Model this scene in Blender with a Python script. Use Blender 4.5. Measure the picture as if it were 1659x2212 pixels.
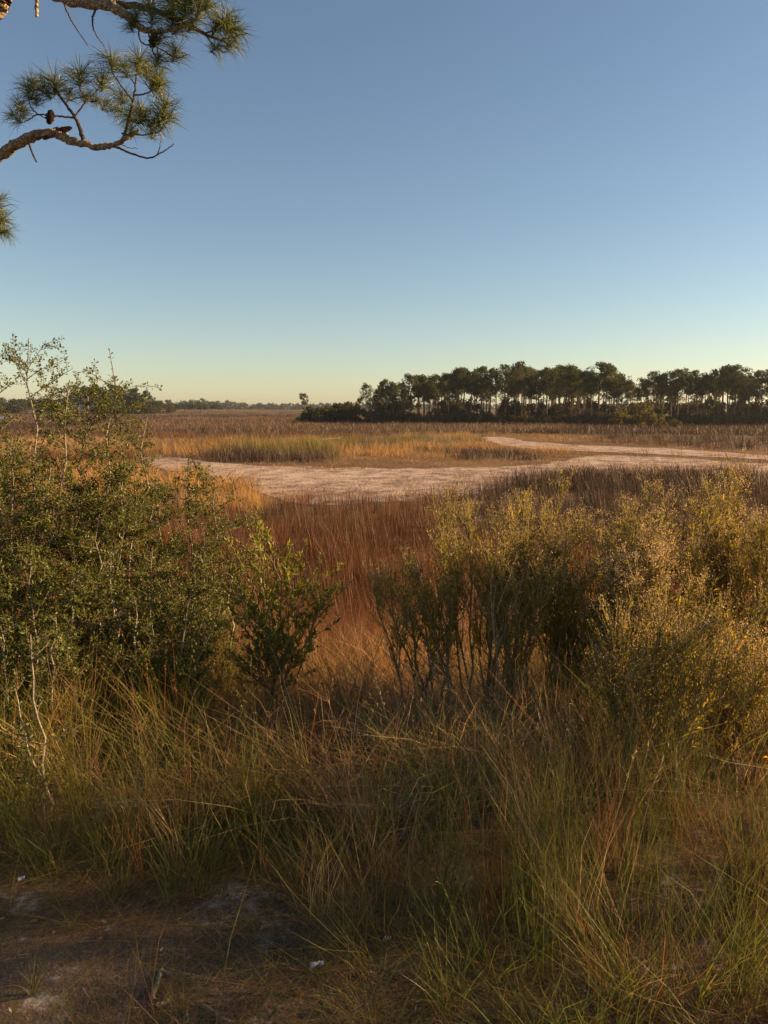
import bpy, math, random
import numpy as np
from mathutils import Vector, Matrix

# ------------------------------------------------------------------ clearing
for o in list(bpy.data.objects):
    bpy.data.objects.remove(o)
SC = bpy.context.scene
COL = SC.collection
R = math.radians

# ------------------------------------------------------------------ camera
FW, FH, FPX = 1659.0, 2212.0, 1671.0       # picture frame and focal length used for measuring angles
CAM_Z = 1.6
PITCH = math.atan(226.0 / FPX)             # horizon lies a little above the middle
cam_d = bpy.data.cameras.new('camera')
cam = bpy.data.objects.new('camera', cam_d)
COL.objects.link(cam)
cam.location = (0, 0, CAM_Z)
cam.rotation_euler = (math.pi / 2 - PITCH, 0, 0)
cam_d.sensor_fit = 'VERTICAL'
cam_d.sensor_height = 24.0
cam_d.lens = 24.0 * FPX / FH
cam_d.clip_start = 0.05
cam_d.clip_end = 20000
SC.camera = cam

# ------------------------------------------------------------------ sky and sun
SUN_AZ, SUN_EL = R(82), R(19.5)             # azimuth from the view direction to the right
world = bpy.data.worlds.new('World')
SC.world = world
world.use_nodes = True
wn = world.node_tree
wn.nodes.clear()
sky = wn.nodes.new('ShaderNodeTexSky')
sky.sky_type = 'NISHITA'
sky.sun_disc = False
sky.sun_elevation = SUN_EL
sky.sun_rotation = SUN_AZ
sky.altitude = 0
sky.air_density = 1.0
sky.dust_density = 0.3
sky.ozone_density = 1.1
bg = wn.nodes.new('ShaderNodeBackground')
bg.inputs['Strength'].default_value = 0.050
wo = wn.nodes.new('ShaderNodeOutputWorld')
wn.links.new(sky.outputs['Color'], bg.inputs['Color'])
wn.links.new(bg.outputs['Background'], wo.inputs['Surface'])

sun_d = bpy.data.lights.new('sun', 'SUN')
sun_d.energy = 5.0
sun_d.angle = R(0.55)
sun_d.color = (1.0, 0.67, 0.345)
sun = bpy.data.objects.new('sun', sun_d)
COL.objects.link(sun)
to_sun = Vector((math.sin(SUN_AZ) * math.cos(SUN_EL), math.cos(SUN_AZ) * math.cos(SUN_EL), math.sin(SUN_EL)))
sun.rotation_euler = to_sun.to_track_quat('Z', 'Y').to_euler()
sun.location = to_sun * 60

SC.view_settings.view_transform = 'Standard'
SC.view_settings.look = 'None'
SC.view_settings.gamma = 1
SC.view_settings.exposure = 1.36
SC.view_settings.use_curve_mapping = False
SC.render.engine = 'CYCLES'
SC.cycles.use_denoising = True
SC.cycles.max_bounces = 4
SC.cycles.diffuse_bounces = 2
SC.cycles.glossy_bounces = 2
SC.cycles.transmission_bounces = 4
SC.cycles.transparent_max_bounces = 4
SC.cycles.volume_bounces = 0

# ------------------------------------------------------------------ helpers
rng = np.random.default_rng(11)
random.seed(11)
CP, SP = math.cos(PITCH), math.sin(PITCH)
MARSH = -2.0                                # level of the marsh below the bank


def at(px, py, Y):
    """point at forward distance Y seen at measured position px, py"""
    u, v = (px - FW / 2) / FPX, (FH / 2 - py) / FPX
    d = Vector((u, CP + v * SP, -SP + v * CP))
    return Vector((0, 0, CAM_Z)) + d * (Y / d.y)


def on_marsh(px, py):
    u, v = (px - FW / 2) / FPX, (FH / 2 - py) / FPX
    d = Vector((u, CP + v * SP, -SP + v * CP))
    return Vector((0, 0, CAM_Z)) + d * ((MARSH - CAM_Z) / d.z)


def project(x, y, z):
    dz = z - CAM_Z
    f = y * CP - dz * SP
    w = y * SP + dz * CP
    return FW / 2 + FPX * x / f, FH / 2 - FPX * w / f


def smooth(e0, e1, x):
    t = np.clip((x - e0) / (e1 - e0), 0, 1)
    return t * t * (3 - 2 * t)


_ph = rng.uniform(0, 6.28, (3, 8))
_fr = rng.normal(0, 1, (3, 8, 2))


def wob(x, y, scale, k=0):
    """cheap smooth noise, about -1..1"""
    s = 0
    for i in range(8):
        s = s + np.sin((x * _fr[k, i, 0] + y * _fr[k, i, 1]) / scale + _ph[k, i])
    return s / 4.0


def ground_z(x, y):
    x = np.asarray(x, float); y = np.asarray(y, float)
    s = smooth(2.6, 11.5, y + 0.35 * wob(x, y * 0, 2.2, 1))
    z = MARSH * s
    z = z + 0.035 * wob(x, y, 0.8, 0) * (1 - s) + 0.05 * wob(x, y, 3.0, 2) * (1 - smooth(12, 20, y))
    return z


def gz(x, y):
    return float(ground_z(x, y))


def tag(o, label=None, cat=None, group=None, kind=None):
    if label: o['label'] = label
    if cat: o['category'] = cat
    if group: o['group'] = group
    if kind: o['kind'] = kind
    return o


def mesh_np(name, V, quads=None, tris=None, mat=None, attrs=None, smooth_shade=False):
    me = bpy.data.meshes.new(name)
    V = np.asarray(V, np.float32)
    me.vertices.add(len(V))
    me.vertices.foreach_set('co', V.ravel())
    loops, tot = [], []
    if quads is not None and len(quads):
        q = np.asarray(quads, np.int32); loops.append(q.ravel()); tot.append(np.full(len(q), 4, np.int32))
    if tris is not None and len(tris):
        t = np.asarray(tris, np.int32); loops.append(t.ravel()); tot.append(np.full(len(t), 3, np.int32))
    loops = np.concatenate(loops); tot = np.concatenate(tot)
    start = np.concatenate([[0], np.cumsum(tot)[:-1]]).astype(np.int32)
    me.loops.add(len(loops)); me.loops.foreach_set('vertex_index', loops)
    me.polygons.add(len(tot)); me.polygons.foreach_set('loop_start', start)
    if smooth_shade:
        me.polygons.foreach_set('use_smooth', np.ones(len(tot), bool))
    for k, a in (attrs or {}).items():
        a = np.asarray(a, np.float32)
        at_ = me.attributes.new(k, 'FLOAT' if a.ndim == 1 else 'FLOAT_VECTOR', 'POINT')
        at_.data.foreach_set('value' if a.ndim == 1 else 'vector', a.ravel())
    me.update(calc_edges=True)
    if mat: me.materials.append(mat)
    return me


def link(name, data, parent=None):
    o = bpy.data.objects.new(name, data)
    COL.objects.link(o)
    if parent is not None: o.parent = parent
    return o


def empty(name, loc, rz=0.0):
    o = bpy.data.objects.new(name, None)
    o.empty_display_size = 0.2
    o.location = loc; o.rotation_euler = (0, 0, rz)
    COL.objects.link(o)
    return o


def copy_tree(src, parent=None):
    c = src.copy(); COL.objects.link(c); c.parent = parent
    for ch in src.children:
        copy_tree(ch, c)
    return c


# ------------------------------------------------------------------ materials
def new_mat(name):
    m = bpy.data.materials.new(name)
    m.use_nodes = True
    nt = m.node_tree; nt.nodes.clear()
    out = nt.nodes.new('ShaderNodeOutputMaterial')
    return m, nt, out


def ramp(nt, stops, interp='LINEAR'):
    n = nt.nodes.new('ShaderNodeValToRGB')
    n.color_ramp.interpolation = interp
    el = n.color_ramp.elements
    while len(el) > 1: el.remove(el[-1])
    el[0].position = stops[0][0]; el[0].color = (*stops[0][1], 1)
    for p, c in stops[1:]:
        e = el.new(p); e.color = (*c, 1)
    return n


def leafy(name, stops, transl=0.4, rough=0.5, spec=0.3, attr='r', tcol=None):
    """leaves: colour varies from leaf to leaf; light passes through"""
    m, nt, out = new_mat(name)
    a = nt.nodes.new('ShaderNodeAttribute'); a.attribute_name = attr
    rp = ramp(nt, stops)
    nt.links.new(a.outputs['Fac'], rp.inputs['Fac'])
    p = nt.nodes.new('ShaderNodeBsdfPrincipled')
    p.inputs['Roughness'].default_value = rough
    p.inputs['Specular IOR Level'].default_value = spec
    nt.links.new(rp.outputs['Color'], p.inputs['Base Color'])
    t = nt.nodes.new('ShaderNodeBsdfTranslucent')
    hs = nt.nodes.new('ShaderNodeMix'); hs.data_type = 'RGBA'; hs.blend_type = 'MULTIPLY'
    hs.inputs['Factor'].default_value = 1
    nt.links.new(rp.outputs['Color'], hs.inputs['A'])
    hs.inputs['B'].default_value = (*(tcol or (1.5, 1.3, 0.6)), 1)
    nt.links.new(hs.outputs['Result'], t.inputs['Color'])
    mx = nt.nodes.new('ShaderNodeMixShader'); mx.inputs['Fac'].default_value = transl
    nt.links.new(p.outputs[0], mx.inputs[1]); nt.links.new(t.outputs[0], mx.inputs[2])
    nt.links.new(mx.outputs[0], out.inputs['Surface'])
    return m


def bark(name, c1, c2, scale=20, bump=0.4, rough=0.9, plates=0.0):
    m, nt, out = new_mat(name)
    tc = nt.nodes.new('ShaderNodeTexCoord')
    n1 = nt.nodes.new('ShaderNodeTexNoise'); n1.inputs['Scale'].default_value = scale
    n1.inputs['Detail'].default_value = 6; n1.inputs['Roughness'].default_value = 0.65
    nt.links.new(tc.outputs['Object'], n1.inputs['Vector'])
    v = nt.nodes.new('ShaderNodeTexVoronoi'); v.inputs['Scale'].default_value = scale * 1.3
    v.feature = 'DISTANCE_TO_EDGE'
    nt.links.new(tc.outputs['Object'], v.inputs['Vector'])
    rp = ramp(nt, [(0.3, c1), (0.7, c2)])
    nt.links.new(n1.outputs['Fac'], rp.inputs['Fac'])
    p = nt.nodes.new('ShaderNodeBsdfPrincipled'); p.inputs['Roughness'].default_value = rough
    p.inputs['Specular IOR Level'].default_value = 0.15
    fis = ramp(nt, [(0.02, (0.30, 0.26, 0.24)), (0.14, (1, 1, 1))]); nt.links.new(v.outputs['Distance'], fis.inputs['Fac'])
    mu = nt.nodes.new('ShaderNodeMix'); mu.data_type = 'RGBA'; mu.blend_type = 'MULTIPLY'; mu.inputs['Factor'].default_value = plates
    nt.links.new(rp.outputs['Color'], mu.inputs['A']); nt.links.new(fis.outputs['Color'], mu.inputs['B'])
    nt.links.new(mu.outputs['Result'], p.inputs['Base Color'])
    ad = nt.nodes.new('ShaderNodeMath'); ad.operation = 'MULTIPLY_ADD'; ad.inputs[1].default_value = 2.0
    nt.links.new(v.outputs['Distance'], ad.inputs[0]); nt.links.new(n1.outputs['Fac'], ad.inputs[2])
    b = nt.nodes.new('ShaderNodeBump'); b.inputs['Strength'].default_value = bump; b.inputs['Distance'].default_value = 0.02
    nt.links.new(ad.outputs[0], b.inputs['Height']); nt.links.new(b.outputs[0], p.inputs['Normal'])
    nt.links.new(p.outputs[0], out.inputs['Surface'])
    return m


def blade_mat():
    """grass: each blade carries its own colour from root to tip"""
    m, nt, out = new_mat('grass_blade')
    c = nt.nodes.new('ShaderNodeAttribute'); c.attribute_name = 'col'
    p = nt.nodes.new('ShaderNodeBsdfPrincipled'); p.inputs['Roughness'].default_value = 0.5
    p.inputs['Specular IOR Level'].default_value = 0.3
    nt.links.new(c.outputs['Color'], p.inputs['Base Color'])
    tr = nt.nodes.new('ShaderNodeBsdfTranslucent'); nt.links.new(c.outputs['Color'], tr.inputs['Color'])
    ms = nt.nodes.new('ShaderNodeMixShader'); ms.inputs['Fac'].default_value = 0.4
    nt.links.new(p.outputs[0], ms.inputs[1]); nt.links.new(tr.outputs[0], ms.inputs[2])
    nt.links.new(ms.outputs[0], out.inputs['Surface'])
    return m


M = {}
M['blade'] = blade_mat()
M['yaupon'] = leafy('yaupon_leaf', [(0, (0.045, 0.060, 0.010)), (0.5, (0.095, 0.12, 0.018)), (0.85, (0.19, 0.20, 0.035)), (1, (0.24, 0.18, 0.05))], 0.38, 0.42, 0.35)
M['salt_leaf'] = leafy('saltbush_leaf', [(0, (0.085, 0.092, 0.016)), (0.45, (0.17, 0.165, 0.026)), (0.82, (0.29, 0.25, 0.036)), (0.93, (0.38, 0.25, 0.03)), (1, (0.46, 0.28, 0.03))], 0.58, 0.55, 0.2)
M['salt_flower'] = leafy('saltbush_flower', [(0, (0.22, 0.14, 0.085)), (0.6, (0.42, 0.29, 0.18)), (1, (0.66, 0.53, 0.38))], 0.45, 0.8, 0.1, tcol=(1.1, 1.0, 0.8))
M['myrtle'] = leafy('wax_myrtle_leaf', [(0, (0.10, 0.115, 0.022)), (0.5, (0.19, 0.20, 0.035)), (1, (0.32, 0.31, 0.06))], 0.5, 0.4, 0.4)
M['needle'] = leafy('pine_needle', [(0, (0.035, 0.058, 0.016)), (0.6, (0.085, 0.11, 0.028)), (1, (0.26, 0.235, 0.055))], 0.35, 0.4, 0.4)
M['far_crown'] = leafy('far_crown', [(0, (0.038, 0.052, 0.02)), (0.6, (0.065, 0.08, 0.028)), (1, (0.10, 0.108, 0.04))], 0.35, 0.7, 0.1)
M['far_oak'] = leafy('far_oak_crown', [(0, (0.035, 0.045, 0.02)), (0.6, (0.065, 0.07, 0.025)), (1, (0.11, 0.10, 0.035))], 0.25, 0.7, 0.1)
M['far_bare'] = leafy('far_bare_twigs', [(0, (0.07, 0.055, 0.045)), (1, (0.13, 0.10, 0.08))], 0.1, 0.8, 0.1)
M['far_shrub'] = leafy('far_shrub', [(0, (0.04, 0.045, 0.022)), (0.6, (0.07, 0.07, 0.03)), (1, (0.12, 0.095, 0.04))], 0.25, 0.7, 0.1)
M['pale_shrub'] = leafy('pale_shrub', [(0, (0.06, 0.058, 0.022)), (0.6, (0.11, 0.098, 0.034)), (1, (0.19, 0.16, 0.06))], 0.35, 0.7, 0.1)
M['pine_bark'] = bark('pine_bark', (0.16, 0.10, 0.06), (0.62, 0.47, 0.31), 24, 1.0, plates=0.7)
M['twig'] = bark('dark_twig', (0.05, 0.035, 0.025), (0.11, 0.075, 0.05), 40, 0.4)
M['far_trunk'] = bark('far_trunk', (0.09, 0.058, 0.038), (0.19, 0.125, 0.085), 3, 0.2)
M['yaupon_stem'] = bark('yaupon_stem', (0.16, 0.13, 0.10), (0.36, 0.30, 0.23), 60, 0.3)
M['salt_stem'] = bark('saltbush_stem', (0.15, 0.10, 0.06), (0.36, 0.26, 0.15), 60, 0.4)
M['yaupon_twig'] = bark('yaupon_twig', (0.085, 0.066, 0.042), (0.20, 0.155, 0.10), 60, 0.3)
M['salt_twig'] = bark('saltbush_twig', (0.19, 0.14, 0.042), (0.40, 0.29, 0.09), 40, 0.2)
M['driftwood'] = bark('driftwood', (0.20, 0.15, 0.10), (0.42, 0.34, 0.25), 50, 0.4)
M['cone'] = bark('cone', (0.03, 0.018, 0.012), (0.08, 0.045, 0.03), 80, 0.8)


class Tubes:
    def __init__(self): self.V = []; self.Q = []; self.n = 0
    def add(self, pts, r0, r1, sides=5, knob=0.0):
        pts = [Vector(p) for p in pts]
        k = len(pts)
        rings = []
        ref = Vector((0.31, 0.17, 0.93))
        for i, p in enumerate(pts):
            d = (pts[min(i + 1, k - 1)] - pts[max(i - 1, 0)])
            if d.length < 1e-9: d = Vector((0, 0, 1))
            d.normalize()
            a = d.cross(ref)
            if a.length < 0.1: a = d.cross(Vector((1, 0, 0)))
            a.normalize(); b = d.cross(a)
            r = r0 + (r1 - r0) * i / (k - 1)
            for s in range(sides):
                t = 2 * math.pi * s / sides
                q = p + (a * math.cos(t) + b * math.sin(t)) * (r * (1 + knob * random.gauss(0, 1)) if knob else r)
                self.V.append((q.x, q.y, q.z))
        for i in range(k - 1):
            for s in range(sides):
                s2 = (s + 1) % sides
                b0 = self.n + i * sides; b1 = b0 + sides
                self.Q.append((b0 + s, b0 + s2, b1 + s2, b1 + s))
        self.n += k * sides
        b = self.n - sides                       # close the tip
        if sides == 4: self.Q.append((b, b + 1, b + 2, b + 3))
    def mesh(self, name, mat):
        return mesh_np(name, self.V, self.Q, None, mat, smooth_shade=True)


# ------------------------------------------------------------------ ground
def ground_material():
    m, nt, out = new_mat('marsh_soil')
    L = nt.links
    geo = nt.nodes.new('ShaderNodeNewGeometry')
    def noise(sc, det=8, rg=0.6):
        n = nt.nodes.new('ShaderNodeTexNoise'); n.inputs['Scale'].default_value = sc
        n.inputs['Detail'].default_value = det; n.inputs['Roughness'].default_value = rg
        L.new(geo.outputs['Position'], n.inputs['Vector']); return n
    n1, n2, n3, n4 = noise(2.2, 10, 0.7), noise(30, 8, 0.7), noise(0.03, 4), noise(160, 4)
    sand = nt.nodes.new('ShaderNodeMix'); sand.data_type = 'RGBA'
    rs = ramp(nt, [(0.54, (0, 0, 0)), (0.66, (1, 1, 1))])
    ad = nt.nodes.new('ShaderNodeMath'); ad.operation = 'MULTIPLY_ADD'; ad.inputs[1].default_value = 0.35
    L.new(n2.outputs['Fac'], ad.inputs[0]); 
    sub = nt.nodes.new('ShaderNodeMath'); sub.operation = 'SUBTRACT'; sub.inputs[1].default_value = 0.175
    L.new(n1.outputs['Fac'], sub.inputs[0]); L.new(sub.outputs[0], ad.inputs[2])
    L.new(ad.outputs[0], rs.inputs['Fac'])
    litter = ramp(nt, [(0.3, (0.07, 0.045, 0.03)), (0.55, (0.16, 0.11, 0.075)), (0.75, (0.30, 0.225, 0.165))])
    L.new(n4.outputs['Fac'], litter.inputs['Fac'])
    L.new(rs.outputs['Color'], sand.inputs['Factor'])
    L.new(litter.outputs['Color'], sand.inputs['A'])
    sand.inputs['B'].default_value = (0.46, 0.43, 0.39, 1)
    # beyond the bank: dark peat and old straw
    sx = nt.nodes.new('ShaderNodeSeparateXYZ'); L.new(geo.outputs['Position'], sx.inputs[0])
    mr = nt.nodes.new('ShaderNodeMapRange'); mr.inputs['From Min'].default_value = 3.0; mr.inputs['From Max'].default_value = 6.0
    L.new(sx.outputs['Y'], mr.inputs['Value'])
    peat = ramp(nt, [(0.35, (0.09, 0.055, 0.028)), (0.65, (0.20, 0.12, 0.055))])
    L.new(n3.outputs['Fac'], peat.inputs['Fac'])
    mix = nt.nodes.new('ShaderNodeMix'); mix.data_type = 'RGBA'
    L.new(mr.outputs[0], mix.inputs['Factor']); L.new(sand.outputs['Result'], mix.inputs['A']); L.new(peat.outputs['Color'], mix.inputs['B'])
    p = nt.nodes.new('ShaderNodeBsdfPrincipled'); p.inputs['Roughness'].default_value = 0.95
    p.inputs['Specular IOR Level'].default_value = 0.1
    L.new(mix.outputs['Result'], p.inputs['Base Color'])
    b = nt.nodes.new('ShaderNodeBump'); b.inputs['Strength'].default_value = 0.6; b.inputs['Distance'].default_value = 0.03
    L.new(n2.outputs['Fac'], b.inputs['Height']); L.new(b.outputs[0], p.inputs['Normal'])
    L.new(p.outputs[0], out.inputs['Surface'])
    return m


def grid_mesh(name, xs, ys, zf, mat):
    X, Y = np.meshgrid(xs, ys)
    Z = zf(X, Y)
    V = np.stack([X.ravel(), Y.ravel(), Z.ravel()], 1)
    nx, ny = len(xs), len(ys)
    i = np.arange(nx * ny).reshape(ny, nx)
    q = np.stack([i[:-1, :-1].ravel(), i[:-1, 1:].ravel(), i[1:, 1:].ravel(), i[1:, :-1].ravel()], 1)
    return mesh_np(name, V, q, None, mat, smooth_shade=True)


xs = np.concatenate([-np.geomspace(9000, 8, 24), np.linspace(-7.5, 7.5, 91), np.geomspace(8, 9000, 24)])
ys = np.concatenate([-np.geomspace(3000, 4, 14), np.linspace(-3.5, 14, 101), np.geomspace(14.6, 9000, 40)])
ground = link('ground', grid_mesh('ground', xs, ys, ground_z, ground_material()))
tag(ground, 'sandy bank in front sloping down to the flat brown marsh', 'ground', kind='structure')


def sand_material():
    m, nt, out = new_mat('tidal_sand')
    L = nt.links
    geo = nt.nodes.new('ShaderNodeNewGeometry')
    n = nt.nodes.new('ShaderNodeTexNoise'); n.inputs['Scale'].default_value = 0.9; n.inputs['Detail'].default_value = 10
    n.inputs['Roughness'].default_value = 0.7
    n2 = nt.nodes.new('ShaderNodeTexNoise'); n2.inputs['Scale'].default_value = 7; n2.inputs['Detail'].default_value = 5
    for k in (n, n2): L.new(geo.outputs['Position'], k.inputs['Vector'])
    rp = ramp(nt, [(0.36, (0.14, 0.09, 0.06)), (0.46, (0.34, 0.24, 0.17)), (0.58, (0.49, 0.365, 0.27))])
    L.new(n.outputs['Fac'], rp.inputs['Fac'])
    p = nt.nodes.new('ShaderNodeBsdfPrincipled'); p.inputs['Roughness'].default_value = 0.8
    p.inputs['Specular IOR Level'].default_value = 0.25
    L.new(rp.outputs['Color'], p.inputs['Base Color'])
    b = nt.nodes.new('ShaderNodeBump'); b.inputs['Strength'].default_value = 0.9; b.inputs['Distance'].default_value = 0.12
    L.new(n2.outputs['Fac'], b.inputs['Height']); L.new(b.outputs[0], p.inputs['Normal'])
    L.new(p.outputs[0], out.inputs['Surface'])
    return m


M['sand'] = sand_material()


def inside(px, py, poly):
    px = np.asarray(px, float); py = np.asarray(py, float)
    r = np.zeros(px.shape, bool)
    n = len(poly)
    for i in range(n):
        x0, y0 = poly[i]; x1, y1 = poly[(i + 1) % n]
        if y0 == y1: continue
        c = ((y0 > py) != (y1 > py)) & (px < (x1 - x0) * (py - y0) / (y1 - y0) + x0)
        r ^= c
    return r


# outlines measured on the marsh plane
FLAT = [(395, 988), (455, 999), (560, 1006), (700, 1010), (840, 1013), (960, 1009), (1080, 1008), (1170, 1003), (1230, 992),
        (1300, 983), (1400, 987), (1520, 993), (1659, 1003), (1800, 1010), (1800, 1030), (1659, 1024), (1400, 1023), (1230, 1026), (1130, 1042), (1080, 1058),
        (960, 1078), (840, 1086), (720, 1088), (620, 1082), (560, 1064), (500, 1046), (430, 1026), (360, 1012), (300, 1000), (320, 988)]
STREAM = [(1035, 944), (1090, 944), (1130, 953), (1250, 962), (1400, 968), (1530, 974), (1659, 985), (1800, 994), (1800, 1000), (1659, 993), (1500, 985),
          (1350, 978), (1230, 974), (1140, 970), (1080, 961), (1045, 952)]
SLIVER = [(690, 948), (735, 945), (740, 948), (700, 951)]


def sheet(name, poly, z, mat, label, cat):
    pts = [on_marsh(*p) for p in poly]
    # subdivide the outline so that it wobbles
    out = []
    for i in range(len(pts)):
        a, b = pts[i], pts[(i + 1) % len(pts)]
        k = max(2, int((b - a).length / 0.5))
        for j in range(k):
            q = a.lerp(b, j / k)
            out.append((q.x + 0.5 * float(wob(q.x, q.y, 0.9, 0)), q.y + 0.6 * float(wob(q.x, q.y, 1.3, 1)) + 0.3 * float(wob(q.x, q.y, 0.3, 2)), z))
    me = bpy.data.meshes.new(name)
    me.from_pydata(out, [], [list(range(len(out)))])
    me.materials.append(mat)
    o = link(name, me)
    tag(o, label, cat, kind='structure')
    return o


sheet('sand_flat', FLAT, MARSH + 0.014, M['sand'], 'wide pale sand flat crossing the middle of the marsh', 'sand flat')
sheet('sand_channel', STREAM, MARSH + 0.02, M['sand'], 'narrow pale sand channel winding behind the flat on the right', 'sand channel')
sheet('sand_patch', SLIVER, MARSH + 0.017, M['sand'], 'thin pale sand strip behind the grass mound', 'sand patch')

m, nt, out = new_mat('creek_water')
p = nt.nodes.new('ShaderNodeBsdfPrincipled'); p.inputs['Base Color'].default_value = (0.03, 0.06, 0.10, 1)
p.inputs['Roughness'].default_value = 0.12
nt.links.new(p.outputs[0], out.inputs['Surface'])
sheet('creek', [(-260, 901), (16, 901), (18, 905), (-260, 910)], MARSH + 0.1, m, 'small strip of blue creek water at the left edge', 'water')


# ------------------------------------------------------------------ grass tufts (patterns that the grass masses repeat)
def blades(n, h, width, rad, lean, curl, droop=0.0, seg=4, seed=0, kink=0.0):
    g = np.random.default_rng(seed)
    a0 = g.uniform(0, 2 * math.pi, n); r0 = rad * np.sqrt(g.uniform(0, 1, n))
    bx, by = r0 * np.cos(a0), r0 * np.sin(a0)
    H = g.uniform(h[0], h[1], n)
    az = a0 * 0.6 + g.uniform(0, 2 * math.pi, n) * 0.6
    le = g.uniform(lean[0], lean[1], n); cu = g.uniform(curl[0], curl[1], n)
    dr = g.uniform(0, droop, n) if droop else np.zeros(n)
    w = width * g.uniform(0.6, 1.35, n)
    ph = g.uniform(0, 2 * math.pi, n)
    ts = np.linspace(0, 1, seg + 1)
    V = []; T = []
    kx, ky = g.normal(0, kink, (n, seg + 1)), g.normal(0, kink, (n, seg + 1))
    for k, t in enumerate(ts):
        out = (le * t + cu * t * t) * H
        x = bx + np.cos(az) * out + kx[:, k] * t * H
        y = by + np.sin(az) * out + ky[:, k] * t * H
        z = H * (t - dr * t * t) - 0.03 * (t == 0)
        ww = w * (1 - t) ** 0.6 * 0.5 if t < 1 else None
        if t < 1:
            sx, sy = np.cos(ph) * ww, np.sin(ph) * ww
            V.append(np.stack([x - sx, y - sy, z], 1)); T.append(np.full(n, t))
            V.append(np.stack([x + sx, y + sy, z], 1)); T.append(np.full(n, t))
        else:
            V.append(np.stack([x, y, z], 1)); T.append(np.full(n, t))
    V = np.concatenate(V); T = np.concatenate(T)
    i = np.arange(n)
    q = [np.stack([i + 2 * k * n, i + (2 * k + 1) * n, i + (2 * k + 3) * n, i + (2 * k + 2) * n], 1) for k in range(seg - 1)]
    tr = np.stack([i + (2 * seg - 2) * n, i + (2 * seg - 1) * n, i + 2 * seg * n], 1)
    r = np.tile(g.uniform(0, 1, n), 2 * seg + 1)
    return V, (np.concatenate(q) if q else None), tr, T, r


def seed_stalks(n, h, seed):
    """tall thin stalks, each with a feathery seed head"""
    V, q, tr, T, r = blades(n, h, 0.0035, 0.07, (0.03, 0.22), (0.0, 0.15), 0, 4, seed, 0.01)
    g = np.random.default_rng(seed + 5)
    tips = V[-n:]; below = V[-3 * n:-2 * n]
    EV, ET = [], []
    base = len(V)
    for i in range(n):
        d = tips[i] - below[i]
        for j in range(14):
            s = g.uniform(0.1, 1.0)
            c = below[i] + d * s
            e = d / np.linalg.norm(d) * 0.02 + g.normal(0, 0.006, 3)
            wv = g.normal(0, 1, 3); wv /= np.linalg.norm(wv)
            EV += [c, c + e * 0.5 + wv * 0.003, c + e]
            k = base + len(EV) - 3
            ET.append((k, k + 1, k + 2))
    V = np.concatenate([V, np.array(EV)])
    tr = np.concatenate([tr, np.array(ET)])
    T = np.concatenate([T, np.ones(len(EV))]); r = np.concatenate([r, g.uniform(0.5, 1, len(EV))])
    return V, q, tr, T, r


P_NEAR = [
    blades(30, (0.55, 1.0), 0.0034, 0.06, (0.02, 0.24), (0.0, 0.20), 0.05, 3, 1, 0.03),      # 0 upright
    blades(30, (0.60, 1.0), 0.0034, 0.06, (0.05, 0.30), (0.05, 0.25), 0.08, 3, 2, 0.035),    # 1 upright
    blades(26, (0.60, 1.05), 0.0036, 0.05, (0.10, 0.35), (0.1, 0.45), 0.30, 4, 3, 0.04),      # 2 arching
    blades(26, (0.55, 1.0), 0.0040, 0.06, (0.12, 0.4), (0.2, 0.6), 0.45, 4, 4, 0.05),      # 3 arching
    blades(20, (0.45, 1.0), 0.0038, 0.12, (0.2, 0.9), (0.0, 0.7), 0.50, 4, 5, 0.04),         # 4 collapsed straw
    blades(20, (0.45, 0.95), 0.0038, 0.14, (0.3, 1.2), (0.0, 0.7), 0.60, 4, 6, 0.05),        # 5 collapsed straw
    seed_stalks(5, (0.9, 1.25), 7),                                                          # 6 seed stalks
    seed_stalks(4, (0.85, 1.2), 8),                                                          # 7
    blades(16, (0.3, 1.0), 0.0046, 0.09, (0.1, 0.8), (0.1, 0.9), 0.4, 3, 9, 0.03),           # 8 short
    blades(10, (0.5, 1.0), 0.0100, 0.03, (0.1, 0.6), (0.1, 0.6), 0.25, 4, 10, 0.01),         # 9 broad
]
P_MID = [
    blades(16, (0.65, 1.05), 0.014, 0.30, (0.0, 0.16), (0.0, 0.12), 0, 2, 21),
    blades(16, (0.60, 1.0), 0.014, 0.30, (0.0, 0.22), (0.0, 0.18), 0, 2, 22),
    blades(16, (0.5, 1.1), 0.013, 0.32, (0.0, 0.28), (0.0, 0.25), 0.05, 2, 23),
    blades(16, (0.55, 1.0), 0.015, 0.30, (0.0, 0.35), (0.1, 0.4), 0.15, 2, 24),
    blades(3, (0.9, 1.3), 0.008, 0.35, (0.0, 0.08), (0.0, 0.1), 0, 2, 25),
]
P_FAR = [
    blades(26, (0.6, 1.05), 0.05, 1.4, (0.0, 0.14), (0.0, 0.1), 0, 1, 31),
    blades(26, (0.55, 1.0), 0.05, 1.4, (0.0, 0.2), (0.0, 0.15), 0, 1, 32),
    blades(26, (0.5, 1.1), 0.05, 1.5, (0.0, 0.22), (0.0, 0.2), 0, 1, 33),
]


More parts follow.
